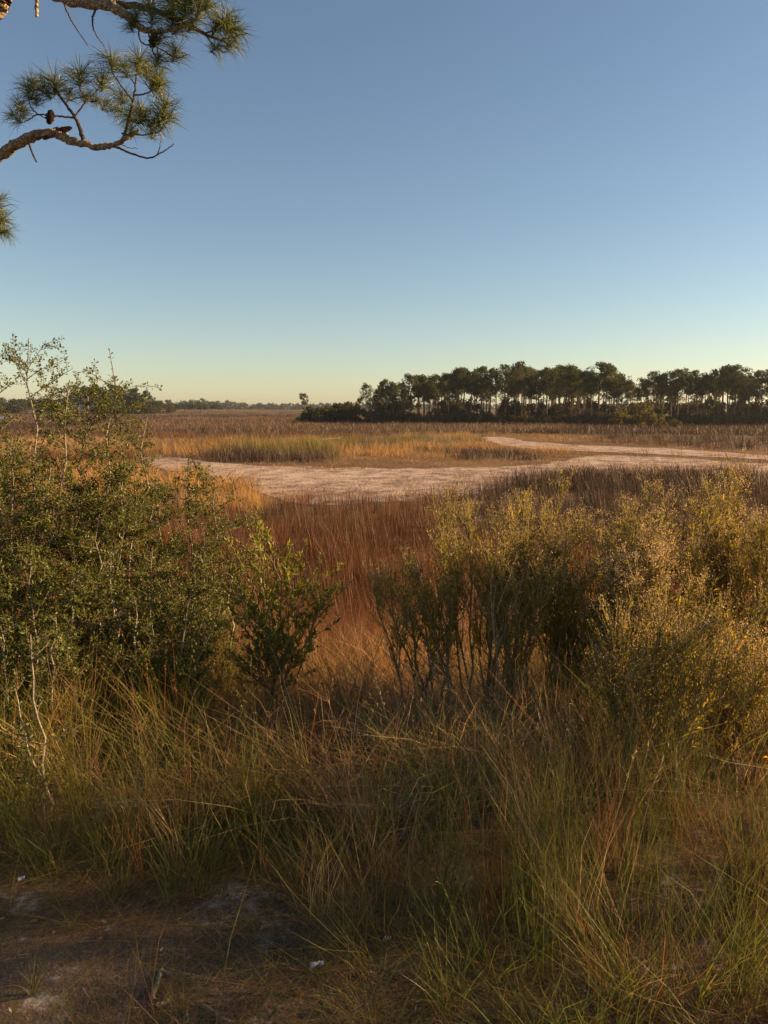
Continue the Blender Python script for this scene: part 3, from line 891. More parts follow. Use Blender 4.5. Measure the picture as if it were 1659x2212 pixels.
def saltbush(seed, loc, height, spread, nstem, label, lean=(0, 0), flower=1.0, leaf=1.0, top_only=0.0, fl_light=0.0):
    """slender stems fanning from one foot and forking, each fork ending in a domed broom of leafy twigs tipped with pale flower heads"""
    rnd = random.Random(seed); g = np.random.default_rng(seed)
    root = empty('saltbush', loc)
    tag(root, label, 'shrub', 'saltbushes on the right of the bank')
    tb = Tubes(); LP, LD, LS, LR = [], [], [], []; FP, FD = [], []
    def leaf_at(w, d3, s0, s1, r0, r1):
        LP.append(w); LD.append(d3 * 0.9 + rand_perp(d3, rnd) * rnd.uniform(0.3, 0.9)); LS.append(rnd.uniform(s0, s1)); LR.append(rnd.uniform(r0, r1))
    for i in range(nstem):
        az = 2 * math.pi * (i + rnd.uniform(-0.4, 0.4)) / nstem
        out = spread * math.sqrt(rnd.uniform(0.03, 1))
        hh = height * rnd.uniform(0.80, 1.06) * (1 - 0.16 * (out / spread) ** 2)
        if i == 0: hh = height * 1.05
        a = Vector((rnd.gauss(0, 0.05) + math.cos(az) * out * 0.3, rnd.gauss(0, 0.05) + math.sin(az) * out * 0.3, -0.05))
        b = Vector((math.cos(az) * out + lean[0], math.sin(az) * out + lean[1], hh - 0.08))
        k = 8; pts = []
        for j in range(k + 1):
            t = j / k
            q = a.lerp(b, t); q.z += 0.10 * hh * math.sin(math.pi * t) * (1 if out > spread * 0.4 else 0)
            pts.append(q + Vector((rnd.gauss(0, 0.012), rnd.gauss(0, 0.012), 0)) * (0 < j < k))
        st = Tubes(); st.add(pts, 0.0065 + 0.003 * rnd.random(), 0.0025, 5)
        link('stem', st.mesh('stem', M['salt_stem']), root)
        heads = [(pts[-1], (pts[-1] - pts[-3]).normalized(), rnd.uniform(0.85, 1.15))]
        for _ in range(rnd.randint(2, 4)):                        # forks
            p, d = pol(pts, rnd.uniform(0.25, 0.82))
            fd = (d + rand_perp(d, rnd) * rnd.uniform(0.4, 0.75) + Vector((0, 0, 0.15))).normalized()
            fp = jit_line(p, fd, rnd.uniform(0.16, 0.36) * height / 1.3, 5, 0.05, rnd, Vector((0, 0, 0.55)))
            tb.add(fp, 0.004, 0.002, 4)
            heads.append((fp[-1], (fp[-1] - fp[-2]).normalized(), rnd.uniform(0.6, 1.05)))
        for (c, d, sz) in heads:
            d = (d + Vector((0, 0, 0.5))).normalized()
            fl = rnd.uniform(0.5, 1.3)
            for _ in range(int(rnd.randint(15, 24) * sz)):
                o = c - d * rnd.uniform(0.0, 0.16) * sz
                td = (d + rand_perp(d, rnd) * rnd.uniform(0.1, 1.05)).normalized()
                tl = rnd.uniform(0.10, 0.21) * sz
                tp = jit_line(o, td, tl, 2, 0.06, rnd, Vector((0, 0, 0.35)))
                tb.add(tp, 0.0016, 0.0007, 3)
                for _ in range(int(rnd.uniform(4, 9) * leaf)):
                    w, d3 = pol(tp, rnd.uniform(0.1, 0.95)); leaf_at(w, d3, 0.013, 0.028, 0.0, 0.75)
                for _ in range(int(rnd.uniform(4, 11) * flower * fl)):
                    w, d3 = pol(tp, rnd.uniform(0.8, 1.0))
                    FP.append(w + Vector((rnd.gauss(0, 0.010), rnd.gauss(0, 0.010), rnd.gauss(0.006, 0.007)))); FD.append(Vector((rnd.gauss(0, 0.7), rnd.gauss(0, 0.7), 0.8)))
        for _ in range(int(12 + 12 * hh)):                        # sparse yellowing twigs lower down
            p, d = pol(pts, rnd.uniform(0.2, 0.8))
            tp = jit_line(p, d + rand_perp(d, rnd) * rnd.uniform(0.4, 0.9) + Vector((0, 0, 0.3)), rnd.uniform(0.08, 0.30), 3, 0.07, rnd, Vector((0, 0, 0.4)))
            tb.add(tp, 0.0018, 0.0008, 3)
            for _ in range(int(rnd.randint(3, 11) * leaf)):
                w, d3 = pol(tp, rnd.uniform(0.1, 1)); leaf_at(w, d3, 0.018, 0.042, 0.45, 1.0)
    link('branches', tb.mesh('branches', M['salt_twig']), root)
    n = len(LP); S = np.array(LS)
    link('foliage', leaf_mesh('foliage', LP, LD, S, S * g.uniform(0.24, 0.38, n), M['salt_leaf'], np.array(LR), g), root)
    if FP:
        n = len(FP); L = g.uniform(0.005, 0.010, n)
        link('flower_heads', leaf_mesh('flower_heads', FP, FD, L, L * 0.8, M['salt_flower'], (g.uniform(0, 1, n) * (1 - fl_light) + fl_light).clip(0, 1), g), root)
    return root


def foot(px, Y):
    """a place on the bank at forward distance Y in the direction of px"""
    x = (px - FW / 2) / FPX * Y * 1.02
    return Vector((x, Y, gz(x, Y)))


def rel(base, px, py, Y):
    q = at(px, py, Y) - base
    return (q.x, q.y, q.z)


# --- yaupon shrubs on the left
b = foot(40, 4.3)
yaupon(101, [(0.0, 0.0, *rel(b, 62, 730, 4.3), 46), (-0.1, 0.1, *rel(b, -30, 770, 4.6), 36), (0.06, -0.05, *rel(b, 150, 820, 4.2), 30), (-0.2, 0, *rel(b, -120, 900, 4.1), 30),
             (0.0, -0.1, *rel(b, 20, 960, 3.9), 34), (0.1, -0.1, *rel(b, 110, 1010, 4.0), 32), (-0.1, -0.1, *rel(b, -60, 1080, 3.8), 30)],
       'tallest yaupon shrub at the left edge, bare shoot rising above the horizon', b)
b = foot(205, 4.5)
yaupon(102, [(0.0, 0.0, *rel(b, 236, 752, 4.5), 50), (-0.05, 0.1, *rel(b, 190, 850, 4.6), 34), (0.1, 0, *rel(b, 318, 900, 4.5), 36), (0.05, -0.1, *rel(b, 270, 1000, 4.3), 38),
             (-0.1, -0.1, *rel(b, 150, 1050, 4.2), 36), (0.1, 0.1, *rel(b, 330, 1040, 4.7), 34), (0, -0.1, *rel(b, 215, 1110, 4.1), 32)],
       'yaupon shrub with a forked leader, second from the left edge', b)
b = foot(430, 4.9)
yaupon(103, [(0.0, 0.0, *rel(b, 395, 1000, 4.9), 36), (0.05, 0.05, *rel(b, 465, 1040, 4.9), 36), (0.1, 0, *rel(b, 530, 1110, 4.8), 30), (-0.08, -0.05, *rel(b, 345, 1090, 4.7), 30), (0.0, -0.1, *rel(b, 440, 1150, 4.6), 32)],
       'lower dark yaupon shrub beside the red grass', b)
b = foot(300, 4.0)
yaupon(104, [(0.0, 0.0, *rel(b, 330, 1180, 4.0), 34), (0.1, 0.05, *rel(b, 420, 1220, 4.0), 34), (-0.1, 0.0, *rel(b, 240, 1200, 3.9), 34), (0.15, -0.05, *rel(b, 480, 1290, 3.9), 28), (-0.05, -0.1, *rel(b, 290, 1290, 3.7), 28)],
       'low spreading yaupon shrub in front of the forked one', b)
b = foot(60, 3.7)
yaupon(105, [(0.0, 0.0, *rel(b, 70, 1210, 3.7), 34), (0.1, 0.05, *rel(b, 160, 1230, 3.7), 34), (-0.1, 0.0, *rel(b, -40, 1240, 3.6), 30), (0.1, -0.1, *rel(b, 120, 1330, 3.5), 26), (-0.1, -0.1, *rel(b, 0, 1350, 3.5), 24)],
       'low leafy yaupon shrub at the foot of the tallest one', b)
b = foot(70, 3.0)
yaupon(106, [(0.0, 0.0, *rel(b, 66, 1370, 3.0), 14), (0.02, 0, *rel(b, 30, 1480, 3.0), 7)], 'thin pale-stemmed sapling standing in the grass at the left edge', b, 0.5, name='sapling')


# --- unseen tree-sized yaupons added beyond the right edge to shade the near ground
yaupon(107, [(-0.05, 0.0, 0.25, -0.75, 4.3, 34), (0.0, 0.05, -0.2, 0.45, 4.7, 36), (0.05, -0.05, 0.1, -0.15, 4.4, 36), (0.05, 0.05, 0.3, 0.9, 4.2, 30)],
       'unseen tree-sized yaupon added beyond the right edge to shade the near ground', Vector((7.0, 2.9, gz(7.0, 2.9))), 0.6, name='unseen_shade_yaupon', tmin=0.58, big=2.1)
yt = copy_tree(bpy.data.objects['unseen_shade_yaupon']); yt.location = (8.3, 1.55, gz(8.3, 1.55)); yt.rotation_euler = (0, 0, 1.9); yt.scale = (1.1, 1.1, 1.1)
yt['label'] = 'second unseen tree-sized yaupon added for shade beyond the right edge, nearer the viewer'


# --- wax myrtle
def myrtle(seed, loc, label, tips):
    rnd = random.Random(seed); g = np.random.default_rng(seed)
    root = empty('wax_myrtle', loc); tag(root, label, 'shrub')
    tb = Tubes(); LP, LD = [], []
    for (tx, ty, tz) in tips:
        a = Vector((rnd.gauss(0, 0.05), rnd.gauss(0, 0.05), -0.05)); b = Vector((tx, ty, tz))
        pts = [a.lerp(b, j / 7) + Vector((rnd.gauss(0, 0.02), rnd.gauss(0, 0.02), 0)) * (0 < j < 7) for j in range(8)]
        st = Tubes(); st.add(pts, 0.007, 0.002, 5); link('stem', st.mesh('stem', M['salt_stem']), root)
        for _ in range(22):
            p, d = pol(pts, rnd.uniform(0.3, 1))
            bp = jit_line(p, d + rand_perp(d, rnd) * 1.1 + Vector((0, 0, 0.2)), rnd.uniform(0.10, 0.32), 4, 0.08, rnd, Vector((0, 0, 0.4)))
            tb.add(bp, 0.0025, 0.0012, 4)
            for _ in range(20):
                q, d2 = pol(bp, rnd.uniform(0.2, 1) ** 0.7)
                LP.append(q); LD.append(d2 * 0.9 + rand_perp(d2, rnd) * rnd.uniform(0.3, 0.9))
    link('branches', tb.mesh('branches', M['salt_stem']), root)
    n = len(LP); L = g.uniform(0.022, 0.045, n)
    link('foliage', leaf_mesh('foliage', LP, LD, L, L * 0.32, M['myrtle'], g.uniform(0, 1, n), g), root)
    return root


b = foot(590, 4.5)
myrtle(111, b, 'bright yellow-green wax myrtle between the yaupon and the red grass', [rel(b, px, py, Y) for px, py, Y in
       [(560, 1180, 4.5), (590, 1165, 4.6), (640, 1215, 4.4), (700, 1260, 4.4), (540, 1240, 4.3), (610, 1250, 4.3), (650, 1290, 4.2), (505, 1270, 4.4), (570, 1300, 4.1), (680, 1320, 4.3), (530, 1330, 4.2)]])

# --- saltbushes on the right
def salt(seed, px, Y, top, halfpx, nst, label, leanpx=0, **kw):
    b = foot(px, Y)
    h = (at(px, top, Y) - b).z
    return saltbush(seed, b, h, halfpx / FPX * Y, nst, label, (leanpx / FPX * Y, 0), **kw)


salt(201, 1030, 4.35, 1078, 175, 14, 'saltbush with dark clustered tops nearest the red grass', flower=0.9, top_only=0.4, leaf=0.6)
salt(202, 1250, 4.4, 1055, 190, 18, 'wide saltbush with tawny flower tops in the middle of the right-hand thicket', flower=1.5, top_only=0.4, leaf=0.8)
salt(203, 1420, 4.0, 1085, 120, 12, 'saltbush with a rounded tawny top left of the tallest one', flower=1.6, leaf=0.8)
salt(204, 1535, 4.4, 1028, 95, 13, 'tallest saltbush, its pale plumed crown standing before the dark rushes', flower=1.6, leaf=0.8)
salt(205, 1690, 4.1, 1110, 130, 14, 'saltbush cut by the right edge with pale flower tops', flower=1.6, leaf=0.8)
salt(206, 1375, 3.75, 1200, 85, 10, 'saltbush with a bright cream flower dome in front of the thicket', flower=2.2, fl_light=0.35, leaf=0.5)
salt(207, 930, 4.4, 1185, 105, 9, 'small low saltbush leaning to the red grass', leanpx=-30, flower=0.9, leaf=0.5)
salt(208, 1390, 3.05, 1300, 170, 15, 'nearest saltbush fanning out from a low fork towards the right', leanpx=110, flower=0.8, leaf=0.5)
salt(211, 1130, 4.05, 1150, 110, 9, 'narrow saltbush between the dark-topped and the wide one', flower=0.9, leaf=0.6)
salt(209, 1600, 3.3, 1360, 120, 11, 'low saltbush at the right edge under the cut-off one', flower=1.2, leanpx=60, leaf=0.5)
salt(210, 1270, 4.1, 1260, 110, 9, 'bushy low saltbush with grey seed tops before the wide one', flower=0.9, leaf=0.5)
# two long bare stems leaning left
for (sd, x0, y0, x1, y1, Y, lb) in [(1, 1100, 1660, 930, 1430, 3.5, 'bare woody stem leaning left out of the straw grass'), (2, 1105, 1650, 1060, 1250, 3.55, 'upright bare woody stem rising from the straw grass')]:
    rnd = random.Random(sd); tb = Tubes()
    a, b_ = at(x0, y0 + 60, Y), at(x1, y1, Y + 0.25)
    pts = [a.lerp(b_, j / 8) + Vector((rnd.gauss(0, 0.012), 0, rnd.gauss(0, 0.012))) * (0 < j < 8) for j in range(9)]
    tb.add(pts, 0.011, 0.003, 6)
    for j in range(7):
        p, d = pol(pts, rnd.uniform(0.35, 0.95))
        tb.add(jit_line(p, d + rand_perp(d, rnd) * 0.55, rnd.uniform(0.15, 0.4), 5, 0.06, rnd), 0.004, 0.0012, 4)
    o = link('bare_stem', tb.mesh('bare_stem', M['salt_stem'])); tag(o, lb, 'stem')


# ------------------------------------------------------------------ pine overhanging at the upper left
def tuft_mesh(seed, n=120, length=0.20):
    g = np.random.default_rng(seed)
    u = g.uniform(0, 2 * math.pi, n); th = np.arccos(1 - g.uniform(0, 1, n) * 1.15)
    d = np.stack([np.sin(th) * np.cos(u), np.sin(th) * np.sin(u), np.cos(th)], 1)
    base = np.zeros((n, 3)); base[:, 2] = g.uniform(-0.09, 0.02, n)
    L = (length * g.uniform(0.5, 1.1, n))[:, None]
    side = np.cross(d, g.normal(0, 1, (n, 3))); side /= np.linalg.norm(side, axis=1, keepdims=True)
    bend = np.cross(side, d) * g.normal(0, 0.20, n)[:, None]
    w = 0.0016
    p1 = base + d * L * 0.5; p2 = base + d * L + bend * L + np.stack([np.zeros(n), np.zeros(n), -g.uniform(0, 0.28, n) * length], 1)
    V = np.concatenate([base - side * w, base + side * w, p1 - side * w, p1 + side * w, p2])
    i = np.arange(n)
    q = np.stack([i, i + n, i + 3 * n, i + 2 * n], 1); t = np.stack([i + 2 * n, i + 3 * n, i + 4 * n], 1)
    return mesh_np('needle_tuft', V, q, t, M['needle'], {'r': np.tile(g.uniform(0, 1, n), 5)})


TUFTS = [tuft_mesh(300 + i, 190 - 14 * i, 0.20 - 0.006 * i) for i in range(4)]
PY = 6.2
ptree = empty('overhanging_pine', (-4.1, 6.6, gz(-4.1, 6.6)))
tag(ptree, 'pine reaching in from the upper left with bare limbs and needle tufts', 'tree')
tloc = ptree.location.copy()


def loc(px, py, Y):
    return at(px, py, Y) - tloc


def tuft(p, d, s, k):
    o = bpy.data.objects.new('needle_tuft', TUFTS[k % 4]); COL.objects.link(o); o.parent = ptree
    o.location = p; o.scale = (s, s, s)
    o.rotation_euler = Vector(d).to_track_quat('Z', 'Y').to_euler()
    o.rotation_euler.rotate_axis('Z', k * 1.3)
    return o


tr = Tubes()
tr.add([Vector((0, 0, -0.3)), Vector((0.03, 0, 1.5)), Vector((0.0, 0.04, 3.2)), Vector((0.08, 0, 5.2)), Vector((0.05, 0.05, 7.5)), Vector((0.12, 0, 10.0)), Vector((0.1, 0, 12.5))], 0.21, 0.06, 14)
link('trunk', tr.mesh('trunk', M['pine_bark']), ptree)
rnd = random.Random(8)


def limb(name, pts, r0, r1, mat, sides=8, rough=0.0):
    """pts: (px, py, Y); smoothed and roughened"""
    q = [loc(*p) for p in pts]
    # Catmull-Rom
    out = []
    for i in range(len(q) - 1):
        p0, p1, p2, p3 = q[max(i - 1, 0)], q[i], q[i + 1], q[min(i + 2, len(q) - 1)]
        for j in range(9):
            t = j / 9
            out.append(0.5 * ((2 * p1) + (p2 - p0) * t + (2 * p0 - 5 * p1 + 4 * p2 - p3) * t * t + (3 * p1 - p0 - 3 * p2 + p3) * t ** 3))
    out.append(q[-1])
    if rough:
        out = [p + Vector((rnd.gauss(0, rough), rnd.gauss(0, rough), rnd.gauss(0, rough))) for p in out]
    tb = Tubes(); tb.add(out, r0, r1, sides, 0.11 if mat is PB else 0.05)
    return link(name, tb.mesh(name, mat), ptree)


PB, TW = M['pine_bark'], M['twig']
# lower limb
limb('branch', [(-212, 440, 6.6), (-150, 412, 6.52), (-60, 372, 6.4), (0, 335, 6.3), (60, 298, 6.2), (110, 287, 6.15), (150, 302, 6.1), (210, 317, 6.05), (250, 311, 6.0), (300, 283, 6.0)], 0.054, 0.013, PB, 14, 0.004)
limb('broken_stub', [(95, 292, 6.17), (135, 281, 6.15), (153, 276, 6.13)], 0.036, 0.012, TW, 7, 0.002)
limb('dead_stub', [(60, 300, 6.2), (69, 328, 6.18), (79, 350, 6.15)], 0.010, 0.006, TW, 5)
limb('dead_twig', [(245, 314, 6.0), (280, 330, 5.95), (320, 341, 5.9), (352, 328, 5.9), (375, 311, 5.9)], 0.010, 0.003, TW, 5, 0.002)
limb('dead_twig', [(340, 335, 5.9), (345, 318, 5.88), (351, 285, 5.86)], 0.005, 0.002, TW, 4, 0.002)
limb('dead_twig', [(255, 308, 6.0), (275, 318, 6.02), (298, 321, 6.05)], 0.004, 0.002, TW, 4, 0.002)
limb('twig', [(180, 302, 6.1), (170, 270, 6.1), (160, 250, 6.1), (135, 215, 6.12), (122, 195, 6.15), (118, 178, 6.2)], 0.017, 0.005, TW, 6, 0.002)
limb('twig', [(162, 255, 6.1), (120, 250, 6.05), (80, 248, 6.0), (50, 264, 5.95), (30, 250, 5.9)], 0.008, 0.003, TW, 5, 0.002)
limb('twig', [(82, 248, 6.0), (65, 228, 6.0), (58, 195, 6.0)], 0.006, 0.003, TW, 5, 0.002)
limb('twig', [(163, 248, 6.1), (190, 215, 6.15), (215, 190, 6.2), (222, 175, 6.2)], 0.007, 0.003, TW, 5, 0.002)
limb('twig', [(140, 222, 6.12), (165, 212, 6.2), (200, 208, 6.25), (230, 222, 6.3)], 0.005, 0.003, TW, 5, 0.002)
limb('twig', [(185, 212, 6.2), (172, 190, 6.1), (172, 165, 6.05)], 0.006, 0.003, TW, 5, 0.002)
limb('twig', [(268, 296, 6.0), (280, 250, 5.95), (290, 205, 5.9), (295, 160, 5.9), (300, 135, 5.9)], 0.012, 0.004, TW, 6, 0.002)
limb('twig', [(285, 215, 5.93), (262, 185, 6.0), (245, 160, 6.05), (240, 130, 6.1)], 0.007, 0.003, TW, 5, 0.002)
limb('twig', [(290, 205, 5.9), (320, 200, 5.85), (340, 172, 5.8)], 0.007, 0.003, TW, 5, 0.002)
limb('twig', [(275, 260, 5.97), (310, 260, 5.9), (345, 252, 5.85), (358, 232, 5.8)], 0.007, 0.003, TW, 5, 0.002)
limb('twig', [(262, 288, 6.0), (300, 291, 5.95), (340, 285, 5.85), (362, 262, 5.8)], 0.007, 0.003, TW, 5, 0.002)
limb('twig', [(290, 180, 5.9), (275, 158, 5.85), (268, 148, 5.8)], 0.005, 0.003, TW, 5)
for k, (px, py, Y, ux, uy, s) in enumerate([
        (118, 178, 6.2, -0.05, 1, 1.15), (95, 190, 6.15, -0.5, 0.9, 1.0), (58, 190, 6.0, -0.3, 1, 0.95), (70, 178, 6.25, -0.2, 1, 0.9), (30, 250, 5.9, -0.6, 0.7, 0.75), (42, 225, 6.0, -0.3, 1, 0.7),
        (52, 240, 5.9, 0.3, 1, 0.6), (78, 212, 6.1, -0.1, 1, 0.7), (172, 158, 6.05, 0.0, 1, 1.15), (222, 170, 6.2, 0.2, 1, 1.05), (150, 200, 6.1, 0.2, 1, 0.7), (230, 222, 6.3, 0.5, 0.6, 0.8),
        (240, 128, 6.1, 0.0, 1, 1.05), (300, 132, 5.9, 0.1, 1, 1.05), (268, 145, 5.8, -0.2, 1, 0.8), (340, 168, 5.8, 0.6, 0.9, 1.1), (345, 185, 5.75, 0.8, 0.3, 0.9), (320, 150, 6.1, 0.3, 1, 0.8),
        (262, 205, 6.0, -0.3, 0.8, 0.85), (275, 250, 6.1, -0.7, 0.5, 0.9), (305, 240, 5.9, 0.2, 1, 1.05), (312, 255, 5.8, 0.6, 0.4, 0.85), (358, 228, 5.8, 0.4, 1, 1.1), (362, 255, 5.8, 0.9, 0.4, 1.0),
        (340, 270, 5.85, 0.6, 0.1, 0.8), (285, 278, 5.9, 0.2, 0.6, 0.6), (330, 285, 5.9, 0.3, 0.9, 0.6), (250, 235, 6.3, -0.6, 0.3, 0.8), (185, 205, 6.3, 0.1, 1, 0.7), (210, 215, 6.1, 0.5, 0.3, 0.6)]):
    tuft(loc(px, py, Y), (ux, rnd.uniform(-0.4, 0.3), uy), s, k)
# upper limb
limb('branch', [(-212, -210, 6.6), (-40, -90, 6.3), (80, -30, 6.0), (160, 0, 5.8), (235, 12, 5.7), (275, 35, 5.65), (310, 62, 5.6), (350, 68, 5.6), (400, 55, 5.55)], 0.060, 0.008, PB, 9, 0.003)
limb('branch', [(150, -5, 5.85), (240, 8, 5.75), (320, 18, 5.7), (390, 45, 5.65), (440, 72, 5.6), (500, 98, 5.55)], 0.030, 0.006, TW, 7, 0.003)
limb('twig', [(440, 72, 5.6), (460, 95, 5.6), (480, 112, 5.6), (495, 110, 5.6)], 0.006, 0.003, TW, 5, 0.002)
limb('twig', [(470, 85, 5.6), (505, 80, 5.55), (535, 72, 5.5)], 0.006, 0.003, TW, 5, 0.002)
limb('twig', [(445, 72, 5.6), (480, 55, 5.55), (520, 45, 5.5)], 0.006, 0.003, TW, 5, 0.002)
limb('twig', [(300, 60, 5.65), (305, 90, 5.65), (345, 105, 5.6), (380, 125, 5.6), (405, 118, 5.6)], 0.006, 0.003, TW, 5, 0.002)
limb('twig', [(320, 68, 5.6), (330, 110, 5.6), (345, 130, 5.6), (365, 132, 5.6)], 0.006, 0.003, TW, 5, 0.002)
limb('twig', [(210, 10, 5.75), (200, 40, 5.7), (205, 70, 5.7), (225, 100, 5.7)], 0.009, 0.002, TW, 5, 0.002)
limb('dead_twig', [(128, -20, 5.95), (145, 25, 5.9), (165, 62, 5.9), (190, 98, 5.9)], 0.008, 0.003, TW, 5, 0.002)
limb('dead_twig', [(80, -40, 6.0), (80, 0, 6.0), (79, 36, 6.0)], 0.016, 0.012, PB, 6, 0.002)
limb('branch', [(-212, 62, 6.6), (-60, 45, 6.4), (-5, 22, 6.3), (12, -10, 6.3), (30, -60, 6.3)], 0.060, 0.045, PB, 8, 0.003)
for k, (px, py, Y, ux, uy, s) in enumerate([
        (425, 18, 5.6, 0.2, 1, 1.1), (460, 20, 5.55, 0.4, 1, 1.1), (395, 5, 5.7, 0, 1, 1.1), (440, -5, 5.6, 0.1, 1, 1.1), (480, 5, 5.6, 0.3, 1, 1.0), (520, 45, 5.5, 0.6, 0.8, 1.0), (540, 70, 5.5, 0.7, 0.5, 1.0),
        (500, 62, 5.5, 0.5, 0.7, 0.85), (535, 100, 5.5, 0.5, 0.6, 0.8), (500, 108, 5.55, 0.5, 0.5, 0.8), (405, 118, 5.6, 0.5, 0.9, 0.85), (365, 132, 5.6, 0.4, 0.6, 0.8), (350, 40, 5.6, 0.1, 1, 0.9),
        (310, 35, 5.6, -0.1, 1, 0.8), (410, 60, 5.6, 0.4, 0.7, 0.9), (370, 85, 5.6, 0.3, 0.6, 0.75), (275, 20, 5.75, 0, 1, 0.7), (345, 10, 5.75, 0.1, 1, 1.0), (300, 60, 5.6, -0.2, 0.9, 0.6), (440, 55, 5.6, 0.4, 0.9, 0.8), (395, 40, 5.55, 0.1, 1, 0.9)]):
    tuft(loc(px * 0.94, py - 8, Y), (ux, rnd.uniform(-0.4, 0.3), uy), s, k + 2)
# sprays at the left edge
limb('twig', [(-212, 430, 6.6), (-140, 468, 6.4), (-60, 480, 6.2), (-8, 460, 6.1)], 0.010, 0.004, TW, 5, 0.002)
limb('twig', [(-100, 476, 6.3), (-20, 510, 6.1), (15, 498, 6.0)], 0.008, 0.003, TW, 5, 0.002)
for k, (px, py, Y, ux, uy, s) in enumerate([(-8, 455, 6.1, 0.4, 1, 1.0), (-2, 430, 6.2, 0.5, 0.8, 0.9), (5, 475, 6.0, 0.8, 0.4, 0.9), (12, 500, 6.0, 0.9, 0.2, 0.8), (-30, 470, 6.1, 0, 1, 0.9)]):
    tuft(loc(px, py, Y), (ux, rnd.uniform(-0.4, 0.3), uy), s, k + 1)
# more boughs higher up and to the left, out of the picture but part of the tree
for k in range(9):
    a = 2.2 + k * 0.75; z0 = 6.0 + 0.6 * k
    d = Vector((math.cos(a), math.sin(a), 0.25)); ln = 2.4 - 0.12 * k
    bp = jit_line(Vector((0.05, 0, z0)), d, ln, 6, 0.08, rnd)
    tb = Tubes(); tb.add(bp, 0.04, 0.008, 6); link('branch', tb.mesh('branch', PB), ptree)
    for j in range(9):
        p, d2 = pol(bp, rnd.uniform(0.4, 1))
        tuft(p + Vector((rnd.gauss(0, 0.15), rnd.gauss(0, 0.15), rnd.uniform(0, 0.3))), (d2.x, d2.y, 0.9), rnd.uniform(0.9, 1.3), j)


def cone_mesh():
    V, Q = [], []
    ns, nr = 10, 9
    for i in range(nr):
        t = i / (nr - 1)
        r = 0.030 * math.sin(math.pi * (0.12 + 0.80 * t)) ** 0.8 * (1.18 if i % 2 else 0.86)
        for s in range(ns):
            a = 2 * math.pi * (s + 0.5 * (i % 2)) / ns
            V.append((r * math.cos(a), r * math.sin(a), -0.10 * t))
    for i in range(nr - 1):
        for s in range(ns):
            Q.append((i * ns + s, i * ns + (s + 1) % ns, (i + 1) * ns + (s + 1) % ns, (i + 1) * ns + s))
    return mesh_np('pine_cone', V, Q, None, M['cone'])


cm = cone_mesh()
for (px, py, Y) in [(111, 238, 6.0), (335, 70, 5.6)]:
    o = link('pine_cone', cm, ptree); o.location = loc(px, py, Y); o.rotation_euler = (0.3, 0.4, 0)
limb('twig', [(82, 246, 6.0), (105, 258, 6.0), (117, 248, 6.0), (111, 236, 6.0)], 0.004, 0.003, TW, 4)


# ------------------------------------------------------------------ far trees
def clump(V, T, rr, c, rad, n, size, g, flat=0.55):
    """leafy clump: loose small faces spread through a flattened ball"""
    d = g.normal(0, 1, (n, 3)); d /= np.linalg.norm(d, axis=1, keepdims=True)
    p = c + d * (rad * g.uniform(0.35, 1.0, n) ** 0.6)[:, None] * np.array([1, 1, flat])
    a = g.normal(0, 1, (n, 3)); a /= np.linalg.norm(a, axis=1, keepdims=True)
    b = np.cross(a, g.normal(0, 1, (n, 3))); b /= np.linalg.norm(b, axis=1, keepdims=True)
    s = (size * g.uniform(0.6, 1.3, n))[:, None]
    k = sum(len(v) for v in V)
    V.append(np.concatenate([p - a * s, p + a * s * 0.4 + b * s, p + a * s - b * s * 0.5]))
    i = np.arange(n)
    T.append(np.stack([k + i, k + i + n, k + i + 2 * n], 1))
    rr.append(np.tile(g.uniform(0, 1, n), 3))


def pine_pair(seed, H=10.0, bare=0.55, width=2.1):
    """tall bare trunk carrying a broad uneven crown; height 10 units"""
    g = np.random.default_rng(seed); rnd = random.Random(seed)
    tb = Tubes()
    lean = Vector((rnd.gauss(0, 0.25), rnd.gauss(0, 0.2), 0))
    pts = [Vector((0, 0, -0.4)) + (lean * (t * t)) + Vector((rnd.gauss(0, 0.05), rnd.gauss(0, 0.05), t * (H * 0.95))) for t in np.linspace(0, 1, 7)]
    tb.add(pts, 0.17, 0.05, 7)
    V, T, rr = [], [], []
    n = 24
    for i in range(n):
        t = bare + (0.99 - bare) * ((i + rnd.random()) / n)
        p, d = pol(pts, min(t, 0.99))
        k = (t - bare) / (1 - bare)
        reach = width * (0.55 + 0.75 * math.sin(math.pi * min(1, 0.15 + 0.8 * k))) * rnd.uniform(0.45, 1.0)
        if k > 0.85: reach *= 0.5
        a = rnd.uniform(0, 6.28)
        e = p + Vector((math.cos(a) * reach, math.sin(a) * reach, reach * rnd.uniform(0.25, 0.6)))
        e.z = min(e.z, H * 0.98)
        tb.add([p, p.lerp(e, 0.5) + Vector((0, 0, 0.05)), e], 0.05, 0.015, 4)
        clump(V, T, rr, np.array(e), rnd.uniform(0.38, 0.72), 58, 0.125, g, 0.95)
        if rnd.random() < 0.7:
            e2 = p.lerp(e, rnd.uniform(0.45, 0.8)) + Vector((rnd.gauss(0, 0.3), rnd.gauss(0, 0.3), rnd.uniform(0, 0.4)))
            clump(V, T, rr, np.array(e2), rnd.uniform(0.3, 0.5), 34, 0.12, g, 0.7)
    clump(V, T, rr, np.array(pts[-1]) + np.array([0, 0, 0.0]), 0.6, 70, 0.125, g, 0.7)
    # dead snags on the bare part
    for i in range(6):
        p, d = pol(pts, rnd.uniform(0.25, bare)); a = rnd.uniform(0, 6.28); l = rnd.uniform(0.3, 0.9)
        tb.add([p, p + Vector((math.cos(a) * l, math.sin(a) * l, rnd.uniform(-0.1, 0.3)))], 0.025, 0.008, 3)
    return tb.mesh('trunk', M['far_trunk']), mesh_np('crown', np.concatenate(V), None, np.concatenate(T), M['far_crown'], {'r': np.concatenate(rr)})


